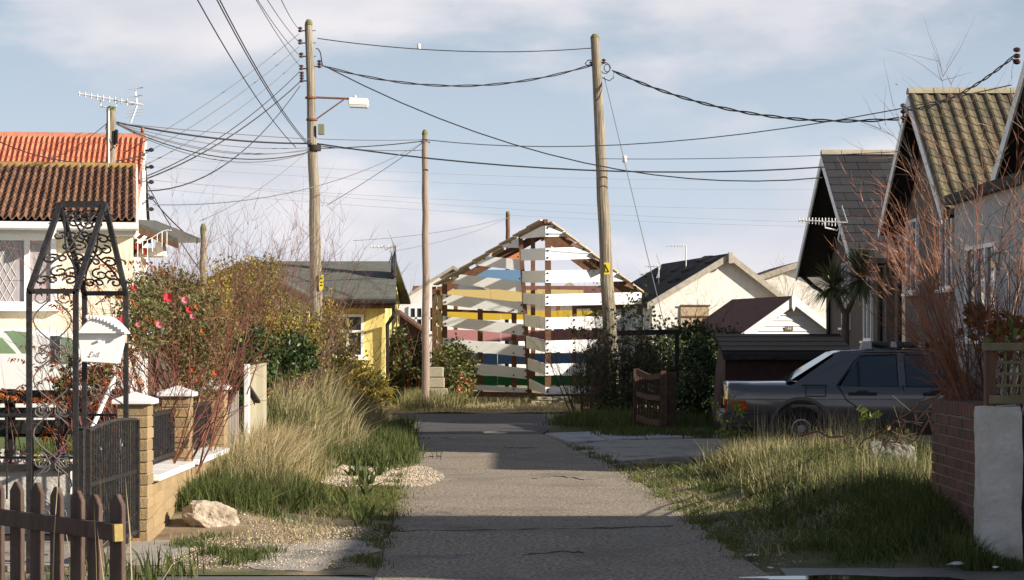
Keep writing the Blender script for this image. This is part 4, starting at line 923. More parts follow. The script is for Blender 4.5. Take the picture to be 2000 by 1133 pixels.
# white letter box on the arch
m_box = M('white_enamel', (.84, .84, .83), None, rough=.3)
lb_ = thing('letter_box', P(195, 712, 15.95), 'white metal letter box with scalloped arched lid hung on the garden arch', 'letter box')
YBX = 15.78
MB().slab([P(158, 707, YBX), P(228, 711, YBX), P(243, 648, YBX), P(150, 648, YBX)], (0, .14, 0)).build('body', m_box, lb_, bevel=.006)
arc = [P(148 + 98 * k / 12, 652 - 36 * math.sin(math.pi * (k / 12)) ** .9, YBX - .05) for k in range(13)]
MB().slab(arc, (0, .21, 0)).build('lid', m_box, lb_, bevel=.005)
s_ = MB()
for k in range(12): p = P(170 + 74 * k / 11, 619 + 31 * (k / 11) ** 2.0, YBX - .056); s_.lathe(p - Vector((0, 0, .012)), [(.002, -.006), (.013, .002), (.013, .02), (.004, .026)], 8)
s_.build('scalloped_edge', m_box, lb_)
MB().box(P(162, 653, YBX - .012), P(226, 640, YBX)).build('flap', m_box, lb_, bevel=.003) if False else MB().slab([P(160, 656, YBX - .006), P(232, 658, YBX - .006), P(233, 645, YBX - .006), P(160, 643, YBX - .006)], (0, .02, 0)).build('flap', m_box, lb_)
MB().lathe(P(192, 667, YBX - .012), [(.001, -.004), (.012, -.003), (.012, .008), (.001, .01)], 10).build('lock', m_lead, lb_)
m = MB(); scr = [[(176, 698), (178, 690), (180, 686), (183, 688), (180, 691), (177, 690)], [(173, 695), (177, 697), (186, 694)], [(184, 694), (186, 691), (187, 694), (185, 695)], [(188, 695), (190, 691), (191, 694), (189, 696)], [(192, 697), (195, 687), (193, 695), (196, 695)], [(190, 690), (197, 689)]]
for st in scr: m.tube([P(x, y, YBX - .004) for x, y in st], .003, 4)
m.build('post_lettering', m_lead, lb_)
MB().box((b1.x - .33, 15.9, P(0, 662, 15.9).z - .03), (b1.x + .02, 15.94, P(0, 662, 15.9).z + .03)).build('batten', M('raw_timber', (.36, .25, .17)), lb_)

# ------------------------------------------------------------------ foreground picket fence
m_pk = M('brown_picket_timber', (.065, .04, .03), (.115, .073, .054), 10, .8, .4, 45, stretch=(1, 1, .3))
pf = thing('picket_fence', (-2.3, 11.2, 0), 'brown pointed picket fence in the lower left foreground', 'fence')
fy = lambda px: 11.9 - 1.05 * (px / 240)
fd = (P(240, 966, fy(240)) - P(0, 966, fy(0))); fd.z = 0; fd.normalize(); fn = Vector((-fd.y, fd.x, 0))
for i, (px, py) in enumerate(((-8, 939), (30, 941), (68, 943), (107, 951), (147, 958), (183, 966), (226, 966))):
    tp = P(px, py, fy(px)); hw_ = .062 * random.uniform(.93, 1.06); b0_ = Vector((tp.x, tp.y, 0)); zt = tp.z; zs = zt - .05; ln_ = random.gauss(0, .006)
    MB().slab([b0_ - fd * hw_ + Vector((0, 0, -.02)), b0_ + fd * hw_ + Vector((0, 0, -.02)), b0_ + fd * (hw_ + ln_) + Vector((0, 0, zs)), b0_ + fd * (.014 + ln_) + Vector((0, 0, zt)), b0_ + fd * (-.014 + ln_) + Vector((0, 0, zt)), b0_ + fd * (-hw_ + ln_) + Vector((0, 0, zs))], fn * .026).build('picket', m_pk, pf, bevel=.004)
MB().beam(P(-60, 1000, fy(-60)) - fn * .025, P(238, 1040, fy(238)) - fn * .025, .045, .085).build('rail', m_pk, pf, bevel=.004)
MB().beam(P(-60, 1160, fy(-60)) - fn * .025, P(238, 1185, fy(238)) - fn * .025, .04, .08).build('rail', m_pk, pf, bevel=.004)
MB().beam(P(237, 1040, fy(237)) - fn * .026, P(241, 1040, fy(241)) - fn * .026, .047, .087).build('rail_end', M('cut_timber_end', (.32, .24, .08), (.24, .17, .06), 30, .85), pf)

# ------------------------------------------------------------------ garden: dark board fence, trough, flowers
bf = thing('dark_board_fence', (-4, 19, .33), 'black horizontal board fence across the front garden', 'fence')
m_bb = M('black_board', (.010, .009, .009), (.02, .018, .016), 14, .8, .3, 30, stretch=(.3, 1, 1))
for (y0, y1) in ((762, 788), (796, 816), (820, 848)): q0, q1 = P(-20, y1, 19), P(243, y0, 19); MB().box((q0.x, 18.98, q0.z), (q1.x, 19.02, q1.z)).build('board', m_bb, bf, bevel=.004)
for px in (20, 120, 230): q = P(px, 760, 19.07); MB().box((q.x - .04, 19.03, .3), (q.x + .04, 19.1, q.z)).build('post', m_bb, bf)
dp = thing('leaning_white_pole', P(182, 840, 17.4), 'white plastic pole leaning behind the garden gate', 'pole')
MB().tube([P(180, 836, 17.3), P(224, 738, 17.8)], .019, 8).build('pole_tube', m_white, dp)
tw = thing('white_planter', (-3.6, 17.2, 0), 'white rendered planter with dark rim and faded flowers in the garden', 'planter')
q0, q1 = P(30, 990, 17.2), P(140, 918, 17.2)
MB().box((q0.x - .5, 17.15, -.02), (q1.x, 17.5, q1.z)).build('planter_body', m_wr, tw); MB().box((q0.x - .5, 17.1, q1.z), (q1.x + .02, 17.55, q1.z + .05)).build('rim', m_dark, tw)
for i in range(26):
    px = random.uniform(0, 140); p = P(px, random.uniform(888, 912), random.uniform(17.2, 17.45)); c_ = random.choice([(.6, .55, .2), (.62, .58, .55), (.25, .05, .12), (.5, .45, .42), (.12, .17, .05)])
    pts = np.array([list(p)] * 14) + RNG.normal(0, .02, (14, 3)); leaves('flower', pts, .045, M('petal_%d' % int(c_[0] * 100), c_, None, rough=.8, trans=.2), tw, .9)

# white people carrier behind the garden
vn = thing('white_people_carrier', P(100, 800, 26.5), 'white people carrier parked in front of the cream bungalow', 'car')
m_wcar = M('white_car_paint', (.80, .80, .80), None, rough=.18, spec=.6)
YV = 26.0
prof = [(-60, 640), (60, 642), (140, 655), (172, 712), (205, 722), (228, 745), (234, 800), (234, 838), (-60, 838)]
o = MB().slab([P(x, y, YV) for x, y in prof], (0, 1.7, 0)).build('body', m_wcar, vn, bevel=.06)
m_gg = M('green_tinted_glass', (.22, .32, .16), (.12, .2, .16), 1.2, .08, spec=.8)
for poly in ([(-20, 660), (4, 660), (32, 690), (-20, 690)], [(10, 646), (50, 648), (62, 690), (44, 690)], [(120, 658), (140, 660), (156, 708), (120, 712)]):
    MB().slab([P(x, y, YV - .004) for x, y in poly], (0, .02, 0)).build('side_window', m_gg, vn)
MB().slab([P(x, y, YV - .006) for x, y in [(99, 656), (118, 656), (117, 710), (98, 710)]], (0, .02, 0)).build('side_window', m_glass, vn)
MB().slab([P(176, 712, YV - .004), P(205, 722, YV - .004), P(205, 726, YV - .004), P(178, 722, YV - .004)], (0, .02, 0)).build('headlight', m_glass, vn)
MB().slab([P(-60, 776, YV - .006), P(232, 778, YV - .006), P(232, 786, YV - .006), P(-60, 784, YV - .006)], (0, .02, 0)).build('rubbing_strip', m_dark, vn)
MB().lathe((0, 0, 0), [(.12, -.1), (.31, -.1), (.33, -.05), (.33, .05), (.31, .1), (.12, .1)], 20)
wh = MB().lathe((0, 0, 0), [(.12, -.1), (.31, -.1), (.33, -.05), (.33, .05), (.31, .1), (.12, .1)], 20).mesh('wheel'); piece('wheel', wh, m_blk, vn, Matrix.Translation(P(165, 828, YV + .1)) @ Matrix.Rotation(R(90), 4, 'X'))

# ------------------------------------------------------------------ rocks
def rock(name, c, s, label, mat, seed, rz=0, tilt=0):
    bm = bmesh.new(); bmesh.ops.create_icosphere(bm, subdivisions=4, radius=1); rr = random.Random(seed)
    ph = [(Vector((rr.gauss(0, 1), rr.gauss(0, 1), rr.gauss(0, 1))).normalized(), rr.uniform(.55, .9)) for _ in range(11)]
    from mathutils import noise
    for v_ in bm.verts:
        for n_, d_ in ph:
            k = v_.co.dot(n_) - d_
            if k > 0: v_.co -= n_ * k
        v_.co += v_.co.normalized() * (noise.noise(v_.co * 3 + Vector((seed, 0, 0))) * .12 + noise.noise(v_.co * 7) * .07 - abs(noise.noise(v_.co * 14)) * .09)
    bmesh.ops.scale(bm, vec=Vector(s), verts=bm.verts); bmesh.ops.rotate(bm, cent=(0, 0, 0), matrix=Matrix.Rotation(tilt, 3, 'Y') @ Matrix.Rotation(rz, 3, 'Z'), verts=bm.verts)
    me = bpy.data.meshes.new(name); bm.to_mesh(me); bm.free(); me.materials.append(mat)
    o = bpy.data.objects.new(name, me); put(o, None, Matrix.Translation(Vector(c))); return tag(o, label, 'rock')
m_rk = M('pale_rubble', (.50, .43, .34), (.27, .21, .15), 9, .95, .9, 22)
rock('rubble_rock', G(412, 1042) + Vector((0, .1, .11)), (.245, .18, .15), 'pale tan chunk of rubble lying in the left verge', m_rk, 3, .3, R(15))
rock('granite_boulder', G(1745, 960) + Vector((0, .2, .27)), (.30, .3, .30), 'speckled grey boulder at the end of the brick wall', M('speckled_granite', (.24, .23, .20), (.15, .14, .12), 60, .95, .6, 40), 8, .8)
rock('kerb_boulder', G(1130, 838) + Vector((0, 0, .03)), (.22, .15, .07), 'flat grey stone beside the pale slabs at the corner', M('speckled_granite', (.24, .23, .20)), 5)
# litter
m_lit = M('litter_plastic', (.62, .62, .64), None, rough=.4)
def litter(px, py, s, lab, mat=m_lit):
    p = G(px, py, .03); n = 90; V = np.array([[p.x, p.y, .03]]) + RNG.normal(0, 1, (n, 3)) * np.array([s, s * .6, s * .25]); V[:, 2] = np.abs(V[:, 2] - .02) + .02
    bm = bmesh.new(); [bm.verts.new(v) for v in V[:24]]; bmesh.ops.convex_hull(bm, input=bm.verts); 
    for v_ in bm.verts: v_.co += Vector((random.gauss(0, s * .25), random.gauss(0, s * .2), abs(random.gauss(0, s * .2))))
    me = bpy.data.meshes.new('litter'); bm.to_mesh(me); bm.free(); me.materials.append(mat); o = bpy.data.objects.new('litter', me); put(o); tag(o, lab, 'litter', 'litter on the right verge')
litter(1868, 1104, .045, 'crumpled white plastic bag near the white wall'); litter(1944, 1108, .016, 'small white and green scrap beside the white wall'); litter(1468, 1084, .025, 'white scrap of litter at the edge of the lane'); litter(1505, 1109, .012, 'tiny white scrap on the wet path')
# ------------------------------------------------------------------ poles
m_cable = M('cable_black', (.035, .035, .04), None, rough=.6)
m_cable2 = M('cable_grey', (.16, .165, .18), None, rough=.6)
m_porc = M('brown_porcelain', (.05, .015, .012), None, rough=.25)
m_ysign = M('yellow_sign', (.72, .58, .02), None, rough=.5)
def pole(name, top, bot, Y, d0, d1, label, mat=m_wood_grey):
    a, b = P(*bot, Y), P(*top, Y); b = Vector((b.x, Y, b.z)); a.z = min(a.z, 0) - .1 if a.z < .6 else a.z
    t = thing(name, (a.x, Y, 0), label, 'pole')
    n = 14; pts = [a.lerp(b, k / n) + Vector((random.gauss(0, .006), random.gauss(0, .006), 0)) for k in range(n + 1)]
    MB().tube(pts, [d0 + (d1 - d0) * k / n for k in range(n + 1)], 14).build('shaft', mat, t, smooth=False)
    c = MB(); c.lathe(b - Vector((0, 0, .02)), [(d1 * 1.02, 0), (d1 * 1.02, .05), (d1 * .55, .11)], 14); c.build('pole_top', M('mossy_top', (.13, .14, .05), (.2, .19, .09), 12, .95), t)
    return t
def insulator(t, p, side, n=2, r=.045):
    m = MB(); p = Vector(p); m.tube([p, p + Vector((side, 0, 0))], .014, 5); m.build('insulator_pin', m_rust, t)
    m = MB(); e = p + Vector((side, 0, -.03))
    for k in range(n): m.lathe(e + Vector((0, 0, k * .055)), [(r * .4, 0), (r, .012), (r, .035), (r * .4, .05)], 10)
    m.build('insulator', m_porc, t)
Y1P = 43.0
p1 = pole('telegraph_pole', (603, 47), (625, 800), Y1P, .145, .075, 'tall leaning wooden pole carrying the street light, left of the lane')
for (px, py, n) in ((598, 60, 2), (598, 84, 2), (600, 110, 2), (600, 134, 2), (601, 158, 4)): insulator(p1, P(px, py, Y1P), -.12, n)
insulator(p1, P(612, 130, Y1P), .12, 3)
for py in (60, 84, 110): MB().tube([P(606, py, Y1P), P(617, py, Y1P)], .008, 4).build('bolt', m_cable, p1)
MB().tube([P(617, 95, Y1P), P(622, 96, Y1P), P(626, 104, Y1P), P(628, 118, Y1P), P(630, 128, Y1P)], .012, 5).build('cable_tail', m_cable, p1)
MB().lathe(P(614, 295, Y1P), [(.13, 0), (.135, .02), (.135, .1), (.13, .12)], 16).build('pole_band', m_dark, p1)
MB().box(P(621, 262, Y1P - .12), P(634, 244, Y1P + .05)).build('meter_box', M('drab_box', (.20, .20, .12), None, rough=.6), p1)
sgn = MB().box(P(623, 566, Y1P - .15), P(632, 537, Y1P - .135)).build('warning_sign', m_ysign, p1)
for yy in (543, 550, 556): MB().box(P(625, yy + 2.5, Y1P - .153), P(630, yy, Y1P - .151)).build('printed_mark', m_blk, sgn)
# street light on its bracket
sl = thing('street_light', P(620, 190, Y1P), 'white box street light on a rusty bracket fixed to the tall pole', 'street light')
MB().tube([P(607, 190, Y1P), P(684, 193, Y1P)], .022, 8).build('arm', m_rust, sl); MB().tube([P(616, 234, Y1P), P(671, 195, Y1P)], .014, 6).build('stay', m_rust, sl)
MB().lathe(P(609, 236, Y1P), [(.11, 0), (.115, .01), (.115, .03), (.11, .04)], 16).build('band', m_rust, sl); MB().lathe(P(607, 193, Y1P), [(.11, 0), (.115, .01), (.115, .03), (.11, .04)], 16).build('band', m_rust, sl)
a = [P(680, 204, Y1P - .1), P(720, 206, Y1P - .1), P(718, 192, Y1P - .06), P(681, 190, Y1P - .06)]
hd_ = MB().slab(a, (0, .2, 0)).build('lamp_head', M('lamp_white', (.74, .73, .66), None, rough=.35), sl, bevel=.015)
MB().slab([P(682, 209, Y1P - .09), P(718, 210.5, Y1P - .09), P(719, 205, Y1P - .09), P(681, 204, Y1P - .09)], (0, .18, 0)).build('diffuser', M('lamp_glass', (.55, .56, .56), None, rough=.15), sl, bevel=.008)
MB().lathe(P(693, 190, Y1P), [(.03, 0), (.03, .03), (.015, .045)], 8).build('photocell', m_lead, sl)
# second pole
Y2P = 45.5
p2 = pole('telegraph_pole', (1162, 75), (1199, 792), Y2P, .165, .095, 'tall wooden pole with yellow warning plate in front of the slatted house')
insulator(p2, P(1166, 127, Y2P), -.12, 2); insulator(p2, P(1170, 122, Y2P), .1, 2)
MB().tube([P(1150, 130, Y2P), P(1143, 124, Y2P), P(1148, 118, Y2P), P(1163, 117, Y2P), P(1175, 122, Y2P)], .012, 5).build('cable_loop', m_cable, p2)
for r_, cx in ((.10, 1182), (.07, 1186)): MB().tube([P(cx, 133, Y2P) + Vector((math.cos(k * .7) * r_, 0, math.sin(k * .7) * r_ * 1.2)) for k in range(10)], .011, 5).build('cable_loop', m_cable, p2)
MB().tube([P(1166, 140, Y2P), P(1176, 152, Y2P), P(1190, 158, Y2P), P(1198, 152, Y2P), P(1199, 138, Y2P)], .011, 5).build('cable_loop', m_cable, p2)
sgn = MB().box(P(1180, 536, Y2P - .2), P(1190.5, 513, Y2P - .18)).build('warning_sign', m_ysign, p2)
tr_ = [P(1181.5, 516, Y2P - .203), P(1181.5, 531, Y2P - .203), P(1189, 531, Y2P - .203)]
mm = MB(); [mm.tube([tr_[i], tr_[(i + 1) % 3]], .010, 4) for i in range(3)]; mm.build('printed_triangle', m_blk, sgn)
Y3P = 44.2
m_wood_pink = M('pale_pole_wood', (.33, .25, .20), (.24, .18, .14), 9, .9, .5, 30, stretch=(3, 3, .25))
p3 = pole('telegraph_pole', (830, 262), (832, 803), Y3P, .085, .062, 'thin straight wooden pole at the far side of the road', m_wood_pink)
MB().tube([P(822, 278, Y3P), P(840, 278, Y3P)], .012, 5).build('cross_bolt', m_cable, p3); MB().lathe(P(831, 640, Y3P), [(.078, 0), (.078, .05)], 14).build('white_band', m_white, p3)
Y4P = 35.0
p4 = pole('telegraph_pole', (217, 218), (217, 560), Y4P, .085, .075, 'grey wooden pole with aerials rising behind the cream bungalow roof')
MB().tube([P(212, 212, Y4P - .12), P(212, 400, Y4P - .12)], .018, 8).build('aerial_mast', m_lead, p4); MB().box(P(225, 280, Y4P - .1), P(231, 254, Y4P)).build('cable_box', m_blk, p4)
MB().tube([P(212, 232, Y4P - .12), P(207, 250, Y4P - .12), P(214, 275, Y4P - .12), P(224, 290, Y4P - .12), P(229, 283, Y4P - .1)], .012, 5).build('cable_loop', m_cable, p4)
t = aerial(P(280, 205, Y4P), R(183), 9, 1.06, 'striped rod aerial pointing left on top of the left hand pole', .3, ref=False, boom_z=.17)
MB().tube([P(196, 196, Y4P), P(197, 208, Y4P), P(213, 211, Y4P), P(226, 209, Y4P), P(229, 200, Y4P)], .013, 6).build('support_loop', m_upvc, t)
gr = thing('grid_aerial', P(265, 205, Y4P), 'upright grid aerial at the end of the boom on the left hand pole', 'aerial')
gm = MB(); gm.tube([P(264, 175, Y4P), P(268, 205, Y4P)], .014, 5); gm.tube([P(268, 205, Y4P), P(255, 240, Y4P)], .014, 5); gm.build('spine', m_upvc, gr)
gm = MB()
for k, y in enumerate((173, 188, 198, 203, 214, 220, 227)): x = 264 + (k / 2 if k < 4 else 3 - (k - 3) * 2.5); gm.tube([P(x - 16, y + 2, Y4P), P(x + 16, y - 2, Y4P)], .008, 4)
gm.build('rods', m_lead, gr)
p5 = pole('telegraph_pole', (397, 449), (397, 640), 31, .05, .045, 'short wooden post standing behind the rose hedge')
p6 = pole('telegraph_pole', (992, 417), (992, 640), 86, .10, .085, 'distant dark pole rising behind the slatted house', m_frame)

# ------------------------------------------------------------------ cables
def wire(a, b, sag, r, label, group, mat=m_cable, n=14, twist=0):
    """a, b = (px, py, depth)"""
    A, B = P(*a), P(*b); pts = []
    for k in range(n + 1):
        f = k / n; p = A.lerp(B, f); p.z -= sag * 4 * f * (1 - f); pts.append(p)
    m = MB()
    if not twist: m.tube(pts, r, 4)
    if twist:
        nn = 90; L_ = (B - A).length
        for ph in (0, math.pi):
            q_ = []
            for j in range(nn + 1):
                f = j / nn; p = A.lerp(B, f); p.z -= sag * 4 * f * (1 - f); a_ = f * L_ * 4.5 + ph; q_.append(p + Vector((0, math.cos(a_), math.sin(a_))) * r * 1.25)
            m.tube(q_, r * .85, 4)
    o = m.build('overhead_cable', mat, None); return tag(o, label, 'cable', group)
gA = 'cables from the orange roofed house to the lamp pole'
for k, (pa, pb, s) in enumerate((((584, 66), (283, 277), .10), ((584, 91), (283, 300), .12), ((585, 116), (284, 322), .16), ((585, 140), (284, 345), .22), ((586, 160), (284, 350), .20))):
    wire((*pa, Y1P), (*pb, 38), s, .010 if k < 4 else .013, ['topmost', 'second highest', 'third highest', 'fourth highest', 'fifth highest'][k] + ' of the parallel cables rising from the orange roofed house to the lamp pole', gA, m_cable2 if k < 3 else m_cable)
wire((586, 168, Y1P), (285, 373, 38), .52, .012, 'lowest slack cable between the orange roofed house and the lamp pole', gA)
gB = 'cables climbing out of the top of the picture'
for k, (pa, pb) in enumerate((((585, 58), (520, -70)), ((587, 85), (470, -90)), ((587, 110), (455, -80)), ((588, 132), (440, -110)))):
    wire((*pa, Y1P), (*pb, 26), .1, .008, ['topmost', 'second', 'third', 'lowest'][k] + ' thin cable climbing from the lamp pole insulators out of the picture', gB, m_cable2)
for k, (pa, pb) in enumerate((((578, 288), (352, -62)), ((600, 282), (388, -70)), ((602, 280), (396, -66)))):
    wire((*pa, Y1P - .1), (*pb, 24), .18, .010, ['leftmost', 'middle', 'rightmost'][k] + ' of the three steep dark cables falling to the lamp pole band', gB, m_cable)
gC = 'cables between the left hand pole and the lamp pole'
wire((222, 238, Y4P), (612, 280, Y1P), .10, .016, 'thick black cable from the left hand pole to the lamp pole', gC)
for k, (s, yb, r) in enumerate(((.02, 272, .008), (.34, 296, .010), (.28, 290, .008), (.40, 296, .009), (.16, 288, .007), (.24, 293, .007))):
    wire((223, 240, Y4P), (608, yb, Y1P), s, r, ['topmost, nearly straight', 'second slackest', 'third slackest', 'slackest', 'second topmost', 'fourth slackest'][k] + ' thin cable between the left hand pole and the lamp pole', gC, m_cable2 if r < .01 else m_cable)
wire((212, 238, Y4P), (140, 292, 38), .02, .008, 'short stay running left from the left hand pole to the orange roof', gC, m_cable2)
gD = 'cables running right from the lamp pole'
wire((614, 280, Y1P), (1612, 326, 47), .30, .016, 'long thick cable from the lamp pole to the slate house', gD)
wire((614, 284, Y1P), (832, 293, Y3P), .05, .009, 'thin cable along the thick one between the lamp pole and the thin pole', gD, m_cable2)
wire((613, 271, Y1P), (832, 273, Y3P), .02, .008, 'upper thin cable from the lamp pole to the thin pole', gD, m_cable2)
wire((832, 273, Y3P), (1975, 166, 29.5), .42, .009, 'long thin cable from the thin pole up to the white house at the right edge', gD, m_cable2)
wire((614, 290, Y1P), (824, 276, Y3P), .03, .010, 'cable rising from the lamp pole band to the thin pole', gD)
wire((620, 75, Y1P), (1156, 94, Y2P), .16, .010, 'straight stay wire between the tops of the two tall poles', gD)
wire((628, 128, Y1P), (1152, 128, Y2P), .42, .013, 'twisted slack cable between the two tall poles', gD, twist=1)
wire((636, 130, Y1P), (1606, 347, 46.5), .80, .013, 'long slack cable from the lamp pole down to the slate house eaves', gD)
wire((1196, 138, Y2P), (1756, 232, 38.4), .38, .016, 'thick twisted cable from the yellow plate pole to the olive tiled house', gD, twist=1)
wire((1762, 215, 37.6), (1978, 112, 29.4), .18, .014, 'twisted cable between the tiled house and the white house', gD, twist=1)
wire((1168, 310, Y2P), (1760, 296, 37), .05, .007, 'thin level cable from the yellow plate pole to the tiled house', gD, m_cable2)
wire((1180, 150, Y2P), (1326, 748, 42), .04, .010, 'sloping stay wire from the yellow plate pole into the ivy', gD, m_cable2)
gE = 'thin cables around the thin pole'
wire((826, 278, Y3P), (300, 400, 33), .35, .008, 'thin cable from the thin pole down to the left past the lamp pole', gE, m_cable2); wire((826, 279, Y3P), (640, 400, 45), .03, .007, 'thin cable from the thin pole down into the bare bushes', gE, m_cable2)
wire((600, 296, Y1P), (390, 432, 36), .12, .008, 'thin cable from the lamp pole down to the rose hedge post', gE, m_cable2)
wire((992, 425, 86), (690, 470, 70), .15, .010, 'faint cable left of the distant pole', gE, m_cable2); wire((992, 426, 86), (760, 492, 60), .15, .008, 'second faint cable left of the distant pole', gE, m_cable2)
for k, (ya, yb) in enumerate(((352, 440), (336, 362), (318, 345), (360, 405), (370, 446))):
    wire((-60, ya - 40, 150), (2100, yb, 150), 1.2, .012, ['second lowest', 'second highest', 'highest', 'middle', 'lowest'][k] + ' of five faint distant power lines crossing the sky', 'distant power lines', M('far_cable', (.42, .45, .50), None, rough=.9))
for (ya, yb) in ((372, 392), (500, 520)): pass
wire((283, 370, 38), (385, 475, 31.5), .06, .012, 'black cable sloping down from the orange roofed house to the hedge post', 'cables to the hedge post'); wire((284, 352, 38), (400, 540, 31.5), .08, .011, 'lower black cable sloping down from the orange roofed house behind the hedge post', 'cables to the hedge post')
wire((-20, 268, 33), (283, 302, 36), .25, .009, 'cable drooping across the orange roof', 'cables to the hedge post')
# in-line insulators
def inline(p, s, lab, mat):
    o = MB().lathe(Vector(p) - Vector((0, 0, s / 2)), [(s * .15, 0), (s * .35, s * .1), (s * .25, s * .5), (s * .35, s * .9), (s * .15, s)], 10).build('line_insulator', mat, None, smooth=True); tag(o, lab, 'insulator')
inline(P(818, 91, 46.3), .12, 'white insulator on the stay wire between the tall poles', m_white); inline(P(1220, 311, 49), .16, 'white insulator on the sloping stay wire', m_white); inline(P(278, 254, 35.6), .09, 'red brown insulator near the left hand pole', M('red_porcelain', (.28, .06, .04), None, rough=.3))
sb = thing('gable_bracket', P(1763, 215, 37.6), 'black cable bracket at the gable top of the tiled house', 'bracket')
for k in range(3): MB().lathe(P(1764, 234 - k * 12, 37.6), [(.02, 0), (.05, .02), (.05, .05), (.02, .07)], 8).build('insulator', m_blk, sb)
MB().tube([P(1764, 240, 37.6), P(1764, 205, 37.6)], .015, 5).build('pin', m_blk, sb)
bd = thing('bird', P(1751, 164, 90), 'small dark bird flying over the roofs', 'bird')
MB().add([P(1747, 163, 90), P(1751, 164.5, 90), P(1755, 163, 90), P(1751, 166, 90.2)], [(0, 1, 3), (1, 2, 3)]).build('body', m_dark, bd)

# ------------------------------------------------------------------ parked saloon
CX, CYN = 2.91, 29.0
car = thing('parked_saloon_car', (CX + 2.2, CYN + .85, 0), 'dark grey metallic four door saloon parked across the right hand drive', 'car', rz=0)
RZ = R(-2.5); CM = Matrix.Translation((CX, CYN, 0)) @ Matrix.Rotation(RZ, 4, 'Z')
def cw(u, w_, z): return CM @ Vector((u, .845 - w_, z))    # u from the rear, w + towards the camera
m_car = M('grey_metallic_paint', (.085, .08, .083), None, rough=.20, metal=.3, spec=.5)
mt = m_car.node_tree.nodes['Principled BSDF']; mt.inputs['Coat Weight'].default_value = .8; mt.inputs['Coat Roughness'].default_value = .05
m_cg = M('car_glass', (.025, .045, .06), None, rough=.03, spec=.45)
m_trim = M('car_black_trim', (.012, .012, .013), None, rough=.5)
m_clad = M('bumper_plastic', (.03, .028, .028), None, rough=.45)
# lower body loft (rear to front)
sec = []   # u, half width, z bottom, z shoulder, z deck centre, inset
for (u, hw, zb, zs, zd) in ((0.0, .755, .42, .915, .935), (.025, .79, .38, .945, .965), (.09, .815, .35, .945, .972), (.35, .83, .30, .925, .97), (.8, .842, .26, .92, .975), (1.3, .845, .24, .915, .97), (2.0, .845, .22, .91, .965), (2.8, .845, .22, .90, .955), (3.3, .84, .24, .885, .94), (3.9, .825, .27, .85, .90), (4.25, .78, .32, .80, .84), (4.36, .70, .40, .72, .74)):
    zs -= .04; zd -= .04
    half = [(hw * .88, zb), (hw * .965, zb + .06), (hw * .99, zb + (zs - zb) * .35), (hw, zb + (zs - zb) * .60), (hw * .985, zb + (zs - zb) * .82), (hw * .955, zs - .015), (hw * .90, zs + .012), (hw * .5, zd), (0, zd + .004)]
    sec.append([cw(u, a, z) for a, z in half] + [cw(u, -a, z) for a, z in half[-2::-1]])
m = MB(); q = len(sec[0])
for s in sec: m.v += s
for j in range(len(sec) - 1):
    for i in range(q - 1): a = j * q + i; m.f.append((a, a + 1, a + q + 1, a + q))
m.f.append(tuple(range(q))); m.f.append(tuple((len(sec) - 1) * q + i for i in range(q)))
body = m.build('body', m_car, car, smooth=True)
body.data.polygons[len(body.data.polygons) - 1].use_smooth = False
# greenhouse: inclined side plane between belt and roof
ZB, ZR = .865, 1.345
def gs(u, z, side=1, out=0): k = (z - ZB) / (ZR - ZB); return cw(u, side * (.775 - .185 * max(k, -.2) - .02 * max(0, k) ** 3 + out), z)
rearx = lambda z: .80 + (1.52 - .80) * (z - ZB) / (ZR - ZB)
frx = lambda z: 3.42 - (3.42 - 2.72) * (z - ZB) / (ZR - ZB)
def gpoly(name, pts, mat, side=1, out=0, th=.03, parent=car):
    p3 = [gs(u, z, side, out) for u, z in pts]; n = (p3[1] - p3[0]).cross(p3[2] - p3[0]).normalized()
    if n.dot(cw(2, 2 * side, 1.1) - cw(2, 0, 1.1)) > 0: n = -n
    return MB().slab(p3, n * th).build(name, mat, parent)
for sd_ in (1, -1):
    gpoly('rear_pillar', [(.80, ZB - .02), (1.46, ZB - .02), (1.50, .93), (1.80, 1.27), (1.86, 1.30), (1.80, 1.36), (1.54, 1.355)], m_car, sd_)
    gpoly('centre_pillar', [(2.30, ZB - .02), (2.40, ZB - .02), (2.385, 1.31), (2.295, 1.31)], m_car, sd_)
    gpoly('roof_rail', [(1.78, 1.305), (2.72, 1.30), (2.80, 1.345), (1.75, 1.365)], m_car, sd_)
    gpoly('front_pillar', [(3.36, ZB - .02), (3.46, ZB - .02), (2.80, 1.35), (2.70, 1.30)], m_car, sd_)
    gpoly('belt_strip', [(1.40, ZB - .03), (3.42, ZB - .03), (3.42, ZB + .012), (1.40, ZB + .012)], m_trim, sd_, .004, .02)
    gpoly('rear_quarter_window', [(1.52, .885), (1.755, .885), (1.75, 1.255), (1.80, 1.285)][:3] + [(1.72, 1.19)], m_cg, sd_, -.012, .006)
    gpoly('rear_door_window', [(1.785, .88), (2.29, .88), (2.285, 1.30), (1.84, 1.29), (1.785, 1.25)], m_cg, sd_, -.012, .006)
    gpoly('front_door_window', [(2.41, .88), (3.32, .88), (2.74, 1.295), (2.395, 1.30)], m_cg, sd_, -.012, .006)
    gpoly('window_divider', [(1.755, .88), (1.785, .88), (1.785, 1.27), (1.755, 1.25)], m_trim, sd_, -.004, .01)
    gpoly('air_vent', [(.97, .875), (1.34, .875), (1.34, .902), (1.01, .905)], m_trim, sd_, .006, .012)
    if sd_ == 1:
        for name, pts in (('window_seal', [(1.45, .88), (1.71, 1.22), (1.80, 1.30), (2.29, 1.318), (2.29, 1.305), (1.81, 1.287), (1.725, 1.21), (1.48, .88)]), ('window_seal', [(2.40, 1.318), (2.74, 1.31), (3.40, .88), (3.36, .88), (2.735, 1.297), (2.40, 1.305)])):
            gpoly(name, pts, m_trim, 1, .003, .012)
m = MB(); rows = []
